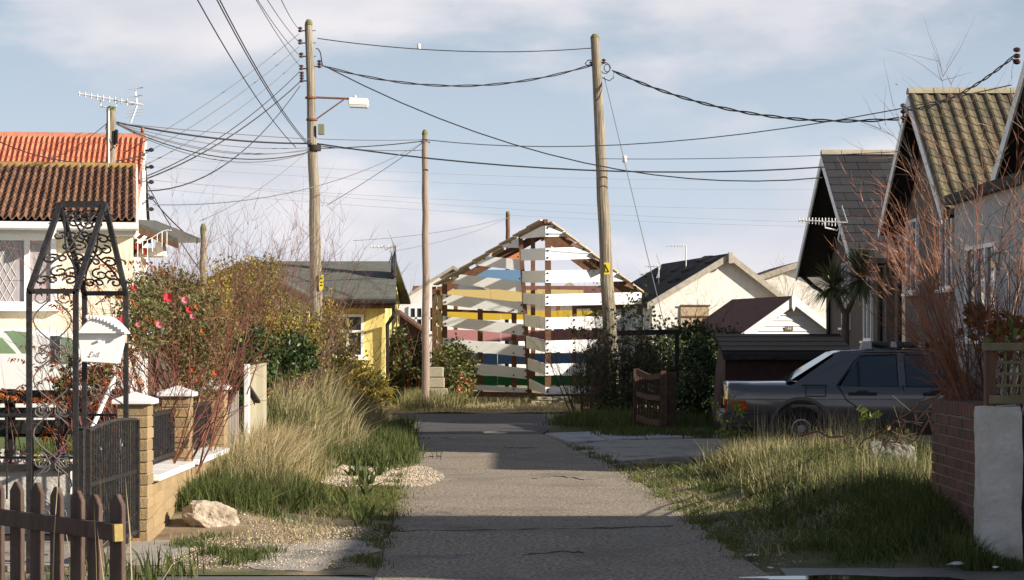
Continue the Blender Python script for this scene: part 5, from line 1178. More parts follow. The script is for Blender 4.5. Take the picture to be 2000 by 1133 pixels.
for (u, z, hw) in ((1.44, 1.335, .545), (1.56, 1.362, .57), (1.9, 1.385, .585), (2.3, 1.39, .588), (2.65, 1.372, .58), (2.80, 1.35, .57)):
    rows.append([cw(u, a * hw, z - .018 * abs(a) ** 3 - (.012 if abs(a) == 1 else 0)) for a in (1, .8, .4, 0, -.4, -.8, -1)])
q = 7
for r_ in rows: m.v += r_
for j in range(len(rows) - 1):
    for i in range(q - 1): a = j * q + i; m.f.append((a, a + 1, a + q + 1, a + q))
ro = m.build('roof', m_car, car, smooth=True); ro.modifiers.new('t', 'SOLIDIFY').thickness = .03
MB().slab([cw(.80, .70, .925), cw(1.46, .53, 1.335), cw(1.46, -.53, 1.335), cw(.80, -.70, .925)], (0, 0, -.012)).build('rear_window', m_cg, car)
MB().slab([cw(3.40, .68, .94), cw(2.80, .53, 1.345), cw(2.80, -.53, 1.345), cw(3.40, -.68, .94)], (0, 0, -.012)).build('windscreen', m_cg, car)
# seats inside
for (u, w_) in ((2.35, .35), (2.35, -.35), (1.55, .3), (1.55, -.3)): MB().hexa([cw(u, w_ - .2, .6), cw(u + .12, w_ - .2, .6), cw(u + .12, w_ + .2, .6), cw(u, w_ + .2, .6), cw(u - .12, w_ - .16, 1.17), cw(u - .02, w_ - .16, 1.17), cw(u - .02, w_ + .16, 1.17), cw(u - .12, w_ + .16, 1.17)]).build('seat', m_clad, car, bevel=.03)
def sidep(name, pts, mat, out=.004, th=.012, hwf=.845):
    prof = lambda z: hwf * (.99 + .01 * max(0, 1 - abs(z - .62) / .12) - .035 * max(0, (z - .8) / .12) - (.03 * max(0, (.5 - z) / .2)))
    p3 = [cw(u, prof(z) + out, z) for u, z in pts]; return MB().slab(p3, cw(0, -th, 0) - cw(0, 0, 0)).build(name, mat, car)
sidep('door_gap', [(1.47, .90), (1.485, .90), (1.60, .70), (1.72, .62), (1.80, .28), (1.785, .28), (1.705, .61), (1.588, .69)], m_trim, .003)
sidep('door_gap', [(2.345, .90), (2.358, .90), (2.385, .28), (2.372, .28)], m_trim, .003); sidep('door_gap', [(3.30, .88), (3.312, .88), (3.33, .28), (3.318, .28)], m_trim, .003)
for u in (1.62, 2.62):
    sidep('door_handle', [(u, .765), (u + .38, .765), (u + .38, .80), (u + .27, .80), (u + .25, .825), (u + .12, .825), (u + .10, .80), (u, .80)], m_trim, .028, .03)
sidep('crease_line', [(.12, .703), (4.1, .695), (4.1, .701), (.12, .709)], m_trim, .002, .008)
for a_, b_, c_, d_ in ((1.04, .74, 1.32, .752), (1.04, .88, 1.32, .892), (1.04, .74, 1.052, .89), (1.31, .74, 1.322, .89)): sidep('fuel_flap_gap', [(a_, b_), (c_, b_), (c_, d_), (a_, d_)], m_trim, .002, .008)
sidep('sill_cladding', [(.2, .27), (3.9, .27), (3.9, .40), (.2, .43)], m_clad, .006, .02)
# rear: lights, bumper, plate, boot seam
m_red = M('red_lens', (.28, .012, .01), None, rough=.12); m_amb = M('amber_lens', (.42, .06, .01), None, rough=.12)
MB().hexa([cw(.1, .70, .53), cw(-.012, .70, .53), cw(-.012, .30, .53), cw(.1, .30, .53), cw(.1, .70, .70), cw(-.02, .70, .70), cw(-.02, .30, .70), cw(.1, .30, .70)]).build('tail_light', m_red, car, bevel=.01)
MB().hexa([cw(.29, .835, .555), cw(.06, .80, .555), cw(.06, .70, .555), cw(.29, .70, .555), cw(.24, .858, .69), cw(.05, .81, .69), cw(.05, .70, .69), cw(.24, .70, .69)]).build('indicator_lens', m_amb, car, bevel=.008)
MB().hexa([cw(.30, -.80, .53), cw(.02, -.745, .53), cw(.02, -.30, .53), cw(.2, -.30, .53), cw(.26, -.825, .70), cw(-.005, -.75, .70), cw(-.005, -.30, .70), cw(.2, -.30, .70)]).build('tail_light', m_red, car, bevel=.01)
m = MB()
for z0, z1, o_ in ((.33, .38, .0), (.38, .50, .05), (.50, .53, .02)):
    pts = [cw(.55, .86, z0), cw(.10, .855 + o_ * .3, z0), cw(-.02 - o_, .74, z0), cw(-.05 - o_, 0, z0), cw(-.02 - o_, -.74, z0), cw(.10, -.855, z0), cw(.55, -.86, z0), cw(.55, -.5, z0), cw(.55, .5, z0)]
    m.slab(pts, (0, 0, z1 - z0))
m.build('rear_bumper', m_clad, car, bevel=.008)
MB().slab([cw(-.003, .26, .6), cw(-.003, -.26, .6), cw(-.003, -.26, .71), cw(-.003, .26, .71)], cw(.02, 0, 0) - cw(0, 0, 0)).build('number_plate', M('yellow_plate', (.62, .48, .03), None, rough=.5), car)
# wheels
tyre = MB().lathe((0, 0, 0), [(.17, -.09), (.27, -.095), (.305, -.07), (.31, 0), (.305, .07), (.27, .095), (.17, .09)], 28).mesh('tyre')
cap = MB().lathe((0, 0, 0), [(.005, .10), (.05, .10), (.055, .085), (.11, .082), (.115, .092), (.16, .086), (.17, .07), (.17, .02)], 24).mesh('hub_cap')
for u, w_ in ((.985, .765), (3.65, .765), (.985, -.765), (3.65, -.765)):
    Mx = Matrix.Translation(cw(u, w_, .31)) @ Matrix.Rotation(RZ, 4, 'Z') @ Matrix.Rotation(R(90), 4, 'X')
    wl = piece('wheel', tyre, M('tyre_rubber', (.012, .012, .012), None, rough=.85), car, Mx)
    if w_ < 0: Mx = Mx @ Matrix.Rotation(R(180), 4, 'X')
    piece('hub_cap', cap, M('silver_hub', (.30, .31, .33), None, rough=.35, metal=.6), wl, Mx)
    if w_ > 0:
        arch = [(u + math.cos(a_) * .385, .31 + math.sin(a_) * .385) for a_ in np.linspace(-.12, math.pi + .12, 18)]
        sidep('wheel_arch', arch, m_trim, .003, .02)
        outer = [(u + math.cos(a_) * .43, .31 + math.sin(a_) * .43) for a_ in np.linspace(-.1, math.pi + .1, 18)]; inner = [(u + math.cos(a_) * .385, .31 + math.sin(a_) * .385) for a_ in np.linspace(math.pi + .1, -.1, 18)]
        mm = MB()
        for k in range(17):
            qd = [outer[k], outer[k + 1], inner[-2 - k], inner[-1 - k]]; p3 = [cw(a_, .845 + .006, b_) for a_, b_ in qd]; mm.slab(p3, cw(0, -.02, 0) - cw(0, 0, 0))
        mm.build('arch_lip', m_car, car)
# open wheel position: tyre visible in front of arch infill
for ob in [o for o in car.children if o.name.startswith('wheel') and not o.name.startswith('wheel_arch')]: pass
# roof rack: two crossbars with pale feet and dark tubes lying along the car
rk = thing('roof_rack', cw(2.1, 0, 1.39), 'black roof rack tubes with pale end clamps on the parked saloon', 'roof rack')
for w_ in (.42, .1, -.25): MB().tube([cw(1.98, w_, 1.44), cw(3.05, w_, 1.43)], .042, 10).build('tube', m_clad, rk, smooth=True)
for u in (1.93, 2.28, 2.72):
    MB().beam(cw(u + .05, .56, 1.415), cw(u + .05, -.56, 1.415), .03, .03).build('crossbar', m_clad, rk)
m_foot = M('pale_clamp', (.40, .41, .42), None, rough=.4)
MB().hexa([cw(1.80, .56, 1.375), cw(1.98, .56, 1.375), cw(1.98, .46, 1.375), cw(1.80, .46, 1.375), cw(1.84, .55, 1.485), cw(1.96, .55, 1.485), cw(1.96, .47, 1.485), cw(1.84, .47, 1.485)]).build('clamp', m_foot, rk, bevel=.012)
for u in (2.22, 2.60): MB().hexa([cw(u, .54, 1.40), cw(u + .1, .54, 1.40), cw(u + .1, .4, 1.40), cw(u, .4, 1.40), cw(u + .02, .53, 1.48), cw(u + .08, .53, 1.48), cw(u + .08, .41, 1.48), cw(u + .02, .41, 1.48)]).build('clamp', m_foot, rk, bevel=.01)
# ================================================================== VEGETATION
m_gg1 = M('grass_green', (.035, .062, .014), (.14, .16, .042), isl=1, rough=.7, trans=.35)
m_gdry = M('grass_dry', (.36, .29, .15), (.56, .46, .27), isl=1, rough=.75, trans=.3)
m_gmix = M('grass_mixed', (.10, .125, .035), (.40, .34, .17), isl=1, rough=.75, trans=.3)
m_gshort = M('grass_short', (.07, .10, .022), (.17, .17, .05), isl=1, rough=.8, trans=.3)
EXC = [(3.88, 21.2, .42, .75), (-2.36, 16.9, .3, .35)]
def scatter(n, xf, yr, zf, clump=0, cs=.12):
    y = RNG.uniform(yr[0], yr[1], n); x = np.array([RNG.uniform(*xf(v)) for v in y])
    if clump:
        k = RNG.integers(0, clump, n); cx, cy = x[:clump].copy(), y[:clump].copy(); x = cx[k] + RNG.normal(0, cs, n); y = cy[k] + RNG.normal(0, cs, n)
    for (ex, ey, rx, ry) in EXC:
        bad = ((x - ex) / rx) ** 2 + ((y - ey) / ry) ** 2 < 1; x[bad] = x[bad] + rx * 2.2; 
    return np.stack([x, y, [zf(a, b) for a, b in zip(x, y)]], 1)
def field(name, n, xf, yr, zf, h, wd, lean, mat, label, clump=0, cs=.12, wind=(0, 0), hf=None):
    p = scatter(n, xf, yr, zf, clump, cs); hh = RNG.uniform(h[0], h[1], n) * (1 if hf is None else np.array([hf(a, b) for a, b in p[:, :2]]))
    o = blades(name, p, hh, RNG.uniform(wd * .6, wd * 1.3, n), lean, mat, wind=wind); return tag(o, label, 'grass', None, 'stuff')
lz = lambda x, y: lbank(x, y) - .01; bz = lambda x, y: bank(x, y) - .01; z0 = lambda x, y: 0
# left verge, near to far
field('green_grass', 9000, lambda y: (-2.68, -1.9 + .15 * math.sin(y * 2)), (17.5, 20.2), lz, (.05, .26), .011, .5, m_gg1, 'lush green grass behind the rubble rock', 150, .10)
field('green_grass', 1500, lambda y: (-2.5, -1.7), (14.3, 16.5), z0, (.03, .10), .008, .6, m_gg1, 'short green tufts at the foot of the nearest pillar', 12, .07)
field('dry_grass', 1500, lambda y: (-2.6, -1.4), (15.8, 19), lz, (.02, .10), .006, 1.0, m_gdry, 'fallen straw around the rubble rock')
field('green_grass', 9000, lambda y: (-1.85, ip(LE, y) - .02), (18.3, 21.9), lz, (.015, .06), .010, .7, m_gshort, 'short turf patch beside the lane on the left', 110, .13)
field('dry_grass', 2600, lambda y: (-2.7, -2.15), (19.6, 22.4), lz, (.12, .66), .010, .7, m_gdry, 'pale dry grass clump in front of the low brick wall', 34, .10, wind=(.18, -.05))
field('mixed_grass', 4200, lambda y: (-2.7, -2.05), (18.6, 24.5), lz, (.08, .5), .008, .6, m_gmix, 'mixed green and straw grass against the low brick wall', 40, .10)
tallh = lambda x, y: (.22 + .78 * hump(-x, 1.7, 2.75)) * (.75 + .25 * math.sin(x * 5 + y * 1.3))
field('tall_grass', 7500, lambda y: (-3.1, ip(LE, y) - .25), (26.2, 36.5), lz, (.25, 1.2), .014, .45, m_gmix, 'tall mixed grass between the hedge and the lane mouth', 75, .14, wind=(.12, 0), hf=tallh)
field('tall_grass', 7000, lambda y: (-3.1, ip(LE, y) - .2), (26.2, 36), lz, (.2, .75), .013, .5, m_gg1, 'green undergrowth within the tall grass', 60, .15, hf=tallh)
field('tall_dry_grass', 3800, lambda y: (-3.0, ip(LE, y) - .3), (26.4, 35.5), lz, (.3, 1.25), .012, .5, m_gdry, 'tall straw coloured grass left of the lane mouth', 55, .13, wind=(.16, 0), hf=tallh)
field('green_grass', 10000, lambda y: (-2.9, ip(LE, y) - .02), (25.6, 29.5), lz, (.04, .28), .013, .5, m_gg1, 'bright green fringe below the tall grass', 110, .14)
field('green_grass', 3000, lambda y: (ip(LE, y) - .35, ip(LE, y) - .01), (27, 34.5), lz, (.06, .42), .013, .5, m_gg1, 'green grass along the left edge of the lane mouth', 40, .09)
field('green_grass', 2200, lambda y: (ip(LE, y) - .12, ip(LE, y) + .05), (14.2, 33), lambda x, y: .0, (.02, .09), .009, .8, m_gshort, 'weeds fringing the left edge of the lane', 60, .05)
field('green_grass', 1800, lambda y: (ip(RE, y) - .05, ip(RE, y) + .12), (14.6, 30), lambda x, y: .0, (.02, .09), .009, .8, m_gshort, 'weeds fringing the right edge of the lane', 60, .05)
field('broad_weeds', 900, lambda y: (ip(RE, y) + .5, 3.5), (15, 25), bz, (.05, .2), .035, .9, m_gg1, 'broad leaved weeds in the right hand bank', 70, .05)
field('broad_weeds', 700, lambda y: (-2.6, ip(LE, y) - .2), (17.5, 30), lz, (.05, .25), .035, .9, m_gg1, 'broad leaved weeds in the left verge', 60, .05)
field('straw_litter', 3500, lambda y: (ip(RE, y) + .2, 4.0), (15, 26), bz, (.03, .12), .008, 1.6, m_gdry, 'dead thatch lying in the right hand bank', 130, .1)
field('green_grass', 900, lambda y: (3.0, 3.42), (14.25, 14.58), z0, (.08, .34), .011, .5, m_gg1, 'dark grass against the foot of the white wall', hf=lambda x, y: max(.25, 1 - (x - 3.0) / .42))
# garden lawn
field('lawn_grass', 7000, lambda y: (-5.2, -3.3), (17.8, 26), lambda x, y: .33, (.05, .13), .012, .5, m_gg1, 'bright green lawn in the front garden')
# right bank
wf = lambda y: (ip(RE, y) + .45, 3.17 if y < 16.6 else 4.6)
field('green_grass', 26000, wf, (14.7, 24.6), bz, (.03, .24), .010, .75, m_gg1, 'lush shaded grass on the right hand bank', 260, .11, hf=lambda x, y: .5 + .55 * hump(x, ip(RE, y) + .6, ip(RE, y) + 1.6))
field('green_grass', 9000, lambda y: (ip(RE, y) + .02, ip(RE, y) + 1.0), (15.0, 25.6), bz, (.012, .06), .010, .8, m_gshort, 'short mossy turf along the right edge of the lane', 150, .13)
field('mixed_grass', 5000, lambda y: (ip(RE, y) + .8, 4.3), (18.0, 24.6), bz, (.08, .40), .008, .6, m_gmix, 'mixed grass on the right hand bank', 60, .11)
field('dry_grass', 7500, lambda y: (2.5 + max(0, y - 24.3) * .35, 4.9), (23.3, 26.4), bz, (.06, .34), .009, .55, m_gdry, 'sunlit straw grass in front of the parked car', 75, .12)
field('dry_grass', 420, lambda y: (2.7, 4.6), (24.5, 27.2), bz, (.45, .75), .007, .35, m_gdry, 'tall bleached grass stems in front of the rear wheel', 60, .05)
field('green_grass', 6000, lambda y: (1.5, 4.2), (33.0, 34.6), z0, (.04, .16), .014, .5, m_gg1, 'dark grass between the slabs and the drive', 80, .14)
field('green_grass', 8000, lambda y: (.75 + max(0, y - 36) * .3, 4), (35.2, 38.3), lambda x, y: .06, (.06, .28), .016, .45, m_gg1, 'dark grass under the bushes at the corner', 120, .16)
field('verge_grass', 7000, lambda y: (-2.4, 3.2), (43.5, 47.5), lambda x, y: .02, (.04, .13), .018, .8, m_gdry, 'dry verge grass along the far side of the road', 140, .2)
field('verge_grass', 1500, lambda y: (-2.2, 3), (46.5, 47.5), lambda x, y: .05, (.06, .26), .02, .6, m_gmix, 'rough grass in front of the slatted house', 90, .25)
field('verge_grass', 1800, lambda y: (-2.1, -1.2), (44, 46), lambda x, y: .02, (.15, .5), .018, .45, m_gmix, 'long dry grass at the foot of the thin pole', 30, .15)
# straw stems close to the picket fence
p = scatter(16, lambda y: (-2.55, -1.75), (10.6, 12.2), z0); o = blades('straw_stem', p, RNG.uniform(.5, 1.0, 16), RNG.uniform(.006, .010, 16), .5, m_gdry); tag(o, 'few bent straw stems around the picket fence', 'grass', None, 'stuff')
field('green_grass', 420, lambda y: (-2.9, -2.0), (12.2, 14.6), z0, (.04, .25), .014, .5, m_gg1, 'weeds behind the picket fence', 20, .1)
# gravel
m_grav = M('gravel_stone', (.42, .34, .25), (.62, .53, .42), isl=1, rough=.9)
def gravel(name, n, xf, yr, zf, s, label):
    p = scatter(n, xf, yr, zf); k = RNG.uniform(s * .5, s, n); d = RNG.normal(0, 1, (n, 4, 3)); d /= np.linalg.norm(d, axis=2)[:, :, None]; d[:, :, 2] *= .6
    V = (p[:, None, :] + d * k[:, None, None]).reshape(-1, 3); b = np.arange(n)[:, None] * 4
    me = fastmesh(name, V, np.concatenate([b + [0, 1, 2], b + [0, 2, 3], b + [0, 3, 1], b + [1, 3, 2]], 0)); me.materials.append(m_grav); return tag(mk(name, me), label, 'gravel', None, 'stuff')
gravel('gravel', 9000, lambda y: (-2.0, -.95 - .2 * math.sin(y)), (22.2, 25.6), lambda x, y: lbank(x, y) + .004 if x < ip(LE, y) else .008, .022, 'loose pale gravel spilling onto the lane')
gravel('gravel', 3500, lambda y: (-2.4, -1.0), (14.3, 17.6), lambda x, y: .012 + (lbank(x, y) if y > 16.3 else 0), .016, 'scattered gravel near the rubble rock')
gravel('gravel', 2500, lambda y: (ip(RE, y) - .12, ip(RE, y) + .35), (14.5, 26), lambda x, y: max(.012, bank(x, y) + .005), .012, 'grit along the right edge of the lane')

# ---- shrubs
m_redst = M('red_brown_stem', (.12, .035, .025), (.20, .075, .05), isl=1, rough=.7)
m_twig = M('bare_twig', (.115, .062, .05), (.19, .115, .085), isl=1, rough=.85)
m_dtwig = M('dark_twig', (.045, .032, .022), (.09, .065, .045), isl=1, rough=.85)
m_dog = M('orange_red_stem', (.13, .045, .025), (.33, .13, .06), isl=1, rough=.5)
m_lol = M('olive_leaf', (.075, .09, .028), (.21, .19, .07), isl=1, rough=.6, trans=.3)
m_lye = M('yellow_leaf', (.20, .17, .03), (.46, .33, .05), isl=1, rough=.6, trans=.35)
m_ldk = M('dark_leaf', (.018, .035, .010), (.05, .08, .02), isl=1, rough=.45, trans=.2)
m_lmix = M('brown_green_leaf', (.16, .09, .035), (.11, .13, .04), isl=1, rough=.6, trans=.3)
m_lred = M('red_leaf', (.36, .06, .02), (.42, .16, .03), isl=1, rough=.6, trans=.35)
m_lgr = M('fresh_leaf', (.10, .16, .03), (.22, .25, .06), isl=1, rough=.5, trans=.3)
def shrub(name, loc, label, cat='shrub', group=None): return thing(name, loc, label, cat, group)
def blob(px0, px1, py0, py1, Y, ry):
    a, b = P(px0, py1, Y), P(px1, py0, Y); return ((a.x + b.x) / 2, Y, (a.z + b.z) / 2, (b.x - a.x) / 2, ry, (b.z - a.z) / 2)
# rose hedge behind the wall
rh = shrub('rose_bush', (-3.2, 19, .3), 'rose hedge with pink blooms and red stems behind the pillars')
tips = []
twigs('stems', (-3.15, 18.2, .4), 46, 1.35, .55, m_redst, rh, .011, 4, 2, .3, .55, tips=tips); twigs('stems', (-3.2, 20.0, .4), 34, 1.45, .5, m_redst, rh, .010, 4, 2, .3, .55, tips=tips)
bl = [blob(235, 330, 540, 690, 18.4, .7), blob(300, 440, 560, 730, 20.5, .8), blob(250, 400, 520, 620, 21.5, .7), blob(330, 445, 640, 790, 20.3, .4)]
leaves('foliage', ellipsoid_pts(bl, 6500, .1), RNG.uniform(.025, .055, 6500), m_lol, rh); leaves('foliage', ellipsoid_pts(bl, 5500, .1), RNG.uniform(.025, .05, 5500), m_lmix, rh); twigs('stems', (-3.1, 20.5, 1.0), 30, 1.3, .6, m_redst, rh, .008, 5, 2, .35, .7)
m_rose = M('pink_rose', (.75, .06, .09), None, rough=.7, trans=.2); m_rose2 = M('pale_pink_rose', (.82, .30, .36), None, rough=.7, trans=.2); m_hip = M('orange_rose_hip', (.6, .14, .04), None, rough=.5)
for (px, py, s, mt_) in ((328, 581, .055, m_rose), (361, 586, .045, m_rose2), (369, 605, .04, m_rose), (376, 618, .035, m_rose2), (311, 634, .04, m_rose2), (262, 562, .03, m_rose), (239, 625, .045, m_rose), (384, 599, .03, m_hip), (395, 646, .03, m_hip), (270, 634, .03, m_rose2), (420, 727, .04, m_hip), (376, 723, .028, m_hip), (385, 742, .025, m_hip)):
    c = P(px, py, 17.6 if px < 330 else 19.4); m = MB(); s *= .78
    for k in range(14):
        a = k * 2.4; rr = s * (.3 + .7 * k / 14); d = Vector((math.cos(a), -.5, math.sin(a))); e = Vector((-math.sin(a), 0, math.cos(a))); q = c + Vector((math.cos(a) * rr * .6, -.02 * (1 - k / 14), math.sin(a) * rr * .6))
        m.add([q - e * s * .4 - d * s * .1, q + e * s * .4 - d * s * .1, q + e * s * .35 + d * s * .45, q - e * s * .35 + d * s * .45], [(0, 1, 2, 3)])
    m.build('rose_bloom', mt_, rh)
# sumac with red leaves in the garden
def fronds(name, n, cx, cy, cz, s, mat, parent):
    P_ = []; D_ = []
    for i in range(n):
        c = np.array([cx + random.gauss(0, s[0]), cy + random.gauss(0, s[1]), cz + random.gauss(0, s[2])]); a = random.uniform(0, 6.28); L_ = random.uniform(.18, .34)
        for k in range(22):
            f = k / 22; p_ = c + np.array([math.cos(a) * f * L_, math.sin(a) * f * L_ * .6, -.5 * f * f * L_ + .15 * f * L_]); sg = 1 if k % 2 else -1
            P_.append(p_); D_.append([-math.sin(a) * sg, math.cos(a) * sg * .6, -.7])
    leaves(name, np.array(P_), RNG.uniform(.04, .065, len(P_)), mat, parent, .32, 0, np.array(D_))
sm_ = shrub('sumac_bush', (-3.6, 17.9, .3), 'red leaved sumac growing behind the iron arch')
twigs('stems', (-3.55, 17.9, .3), 7, 1.2, .55, m_redst, sm_, .012, 2, 1, .3, .25); fronds('fronds', 16, -3.45, 17.8, 1.42, (.22, .2, .30), m_lred, sm_); fronds('fronds', 10, -3.55, 17.9, 1.95, (.2, .2, .12), m_lred, sm_)
sm2 = shrub('sumac_bush', (-4.1, 17.9, .3), 'smaller red leaved sumac at the left edge below the white car')
twigs('stems', (-4.05, 17.9, .3), 6, .9, .5, m_redst, sm2, .010, 2, 1, .3, .2); fronds('fronds', 17, -4.0, 17.85, 1.15, (.22, .2, .17), m_lred, sm2)
gl = shrub('leafy_shrub', (-3.4, 18.6, .3), 'olive leaved shrub low behind the board fence'); leaves('foliage', ellipsoid_pts([blob(150, 240, 690, 770, 18.2, .3), blob(100, 150, 700, 780, 18.2, .3)], 500, 0), .06, m_lmix, gl); twigs('stems', (-3.4, 18.4, .3), 8, .8, .4, m_redst, gl, .008, 2, 1)
# yellow green hedge and dark evergreen
yhd = shrub('yellow_hedge', (-3.8, 29, 0), 'large hedge of yellow and olive leaves left of the tall pole')
bl = [blob(345, 470, 540, 720, 29, 1.2), blob(440, 570, 520, 720, 31, 1.2), blob(520, 640, 600, 740, 30, 1.0), blob(400, 520, 500, 600, 33, .8), blob(470, 560, 495, 570, 33, .6)]
leaves('foliage', ellipsoid_pts(bl, 3800, .2), RNG.uniform(.04, .075, 3800), m_lol, yhd); leaves('foliage', ellipsoid_pts(bl, 6500, .2), RNG.uniform(.035, .07, 6500), m_lye, yhd); leaves('foliage', ellipsoid_pts(bl, 4500, .2), RNG.uniform(.03, .06, 4500), m_lmix, yhd); twigs('inner_twigs', (-3.9, 30, .3), 40, 2.1, .6, m_twig, yhd, .012, 5, 2, .3, .9)
for (px, Y_, n, h_, sp) in ((430, 30, 26, 2.75, .5), (520, 31, 32, 2.8, .5), (380, 29.5, 12, 2.4, .4)): twigs('bare_branches', ((px - 1000) * Y_ / F, Y_, .2), n, h_, sp, m_twig, yhd, .014, 4, 2, .22, .35, lmul=.4)
ev = shrub('evergreen_shrub', (-3.2, 27, 0), 'dark glossy evergreen shrub behind the white gate post')
bl = [blob(440, 545, 640, 770, 27.3, .7), blob(520, 620, 650, 740, 28.3, .7), blob(445, 520, 690, 800, 26.5, .5)]; leaves('foliage', ellipsoid_pts(bl, 7000, .3), RNG.uniform(.05, .09, 7000), m_ldk, ev); leaves('foliage', ellipsoid_pts(bl, 500, .8), .07, m_lgr, ev); twigs('stems', (-3.3, 27.4, 0), 14, 1.5, .4, m_dtwig, ev, .012, 3, 1)
# big bare bush by the lamp pole
bb = shrub('bare_bush', (-2.95, 32, 0), 'wide bare reddish brown bush in front of the yellow bungalow')
twigs('bare_branches', (-3.1, 32, .1), 36, 2.5, .6, m_twig, bb, .011, 4, 2, .2, .5, lmul=.42); twigs('bare_branches', (-3.4, 31.5, .1), 20, 2.7, .4, m_redst, bb, .010, 4, 2, .2, .4, lmul=.42)
twigs('bare_branches', (-2.9, 32.5, .2), 12, 2.0, 1.1, m_redst, bb, .007, 3, 2, .25, .4, lmul=.45, az0=0, azw=1.1)
leaves('dead_leaves', ellipsoid_pts([blob(530, 690, 600, 770, 32, .8)], 1500, 0), .06, m_lmix, bb)
leaves('dead_leaves', ellipsoid_pts([blob(590, 700, 590, 750, 33, .6)], 1500, 0), RNG.uniform(.035, .065, 1500), m_lye, bb); leaves('dead_leaves', ellipsoid_pts([blob(580, 690, 600, 750, 33, .6)], 1500, 0), RNG.uniform(.035, .06, 1500), m_lmix, bb)
ym = shrub('yellow_bamboo', (-2.3, 34.5, 0), 'clump of yellow bamboo like leaves at the corner of the yellow bungalow')
bl = [blob(650, 760, 720, 800, 34.5, .5), blob(640, 720, 690, 790, 34.8, .4)]; pts = ellipsoid_pts(bl, 2600, .1); leaves('foliage', pts, RNG.uniform(.12, .24, 2600), m_lye, ym, .14, .6); leaves('foliage', ellipsoid_pts(bl, 700, .1), .15, m_lgr, ym, .16, .6); twigs('stems', (-2.4, 34.5, 0), 20, 1.2, .5, m_twig, ym, .008, 2, 1)
iv = shrub('ivy_hedge', (-2.2, 48, 0), 'dark ivy hedge in the gap between the yellow bungalow and the thin pole'); bl = [blob(757, 800, 640, 800, 48, .8), blob(790, 840, 655, 800, 49, .8)]; leaves('foliage', ellipsoid_pts(bl, 5000, .3), RNG.uniform(.08, .13, 5000), m_ldk, iv); leaves('foliage', ellipsoid_pts(bl, 900, .6), .1, m_lmix, iv); twigs('stems', (-2.2, 47.5, 0), 10, 1.9, .3, m_redst, iv, .012, 3, 1)
fs = shrub('flowering_shrub', (-1.2, 46.5, 0), 'green shrub with orange flowers right of the thin pole'); bl = [blob(842, 935, 668, 770, 47, .6), blob(865, 930, 720, 795, 46.5, .5)]
leaves('foliage', ellipsoid_pts(bl, 4200, .2), RNG.uniform(.06, .11, 4200), m_lol, fs); leaves('foliage', ellipsoid_pts(bl, 1500, .2), .08, m_lgr, fs); leaves('orange_flowers', ellipsoid_pts([blob(885, 925, 725, 775, 46.3, .4)], 110, 0), .05, m_hip, fs, .9)['kind'] = 'stuff'; twigs('stems', (-1.3, 46.6, 0), 14, 1.4, .45, m_dtwig, fs, .010, 3, 1)
# right: twiggy bushes round the second pole, ivy mass
rb = shrub('twiggy_bush', (1.6, 40.5, 0), 'dark twiggy bush in front of the yellow plate pole')
twigs('stems', (1.5, 40, 0), 46, 1.75, .55, m_dtwig, rb, .012, 5, 2, .25, .5); twigs('stems', (2.1, 41, 0), 34, 2.0, .35, m_dtwig, rb, .012, 5, 2, .25, .5)
bl = [blob(1120, 1210, 660, 800, 40.3, .7), blob(1180, 1300, 650, 820, 41, .8), blob(1140, 1240, 740, 830, 39.8, .6)]; leaves('foliage', ellipsoid_pts(bl, 3800, .2), RNG.uniform(.05, .09, 3800), m_ldk, rb); leaves('foliage', ellipsoid_pts(bl, 1500, .2), .07, m_lmix, rb)
lt_ = shrub('tall_leafy_shoots', (2.3, 43.8, 0), 'sparse leafy shoots reaching above the twiggy bush right of the pole'); tips = []; twigs('shoots', (2.2, 43.5, 0), 9, 2.3, .22, m_dtwig, lt_, .012, 4, 1, .2, .4, tips=tips); tp = np.array([list(q) for q in tips if q.z > 1.4]); tp = np.repeat(tp, 3, 0) + RNG.normal(0, .05, (len(tp) * 3, 3)); leaves('foliage', tp, .10, m_ldk, lt_)
im = shrub('ivy_mound', (4, 45, 0), 'ivy covered hedge in front of the rough rendered bungalow'); bl = [blob(1250, 1345, 640, 800, 44, .9), blob(1310, 1420, 655, 800, 45.5, .9), blob(1370, 1470, 640, 760, 50, .8), blob(1290, 1400, 625, 700, 47, .6)]
leaves('foliage', ellipsoid_pts(bl, 9000, .4), RNG.uniform(.07, .13, 9000), m_ldk, im); leaves('foliage', ellipsoid_pts(bl, 1800, .7), .09, m_lol, im); twigs('bare_branches', (4.0, 47, .8), 16, 1.5, .6, m_dtwig, im, .012, 4, 2)
bt = shrub('distant_bare_tree', (8.7, 66, 0), 'small bare tree behind the white garage'); twigs('branches', (8.65, 66, 1.2), 12, 2.2, .45, m_twig, bt, .02, 5, 2, .3)
cb = shrub('clutter_shrub', (3.0, 37, 0), 'dark undergrowth between the brown gate and the shed'); leaves('foliage', ellipsoid_pts([blob(1310, 1400, 720, 850, 37, .6), blob(1330, 1400, 660, 760, 39, .6)], 3500, .2), .09, m_ldk, cb); twigs('stems', (3.0, 37, 0), 10, 1.2, .4, m_dtwig, cb, .010, 3, 1)
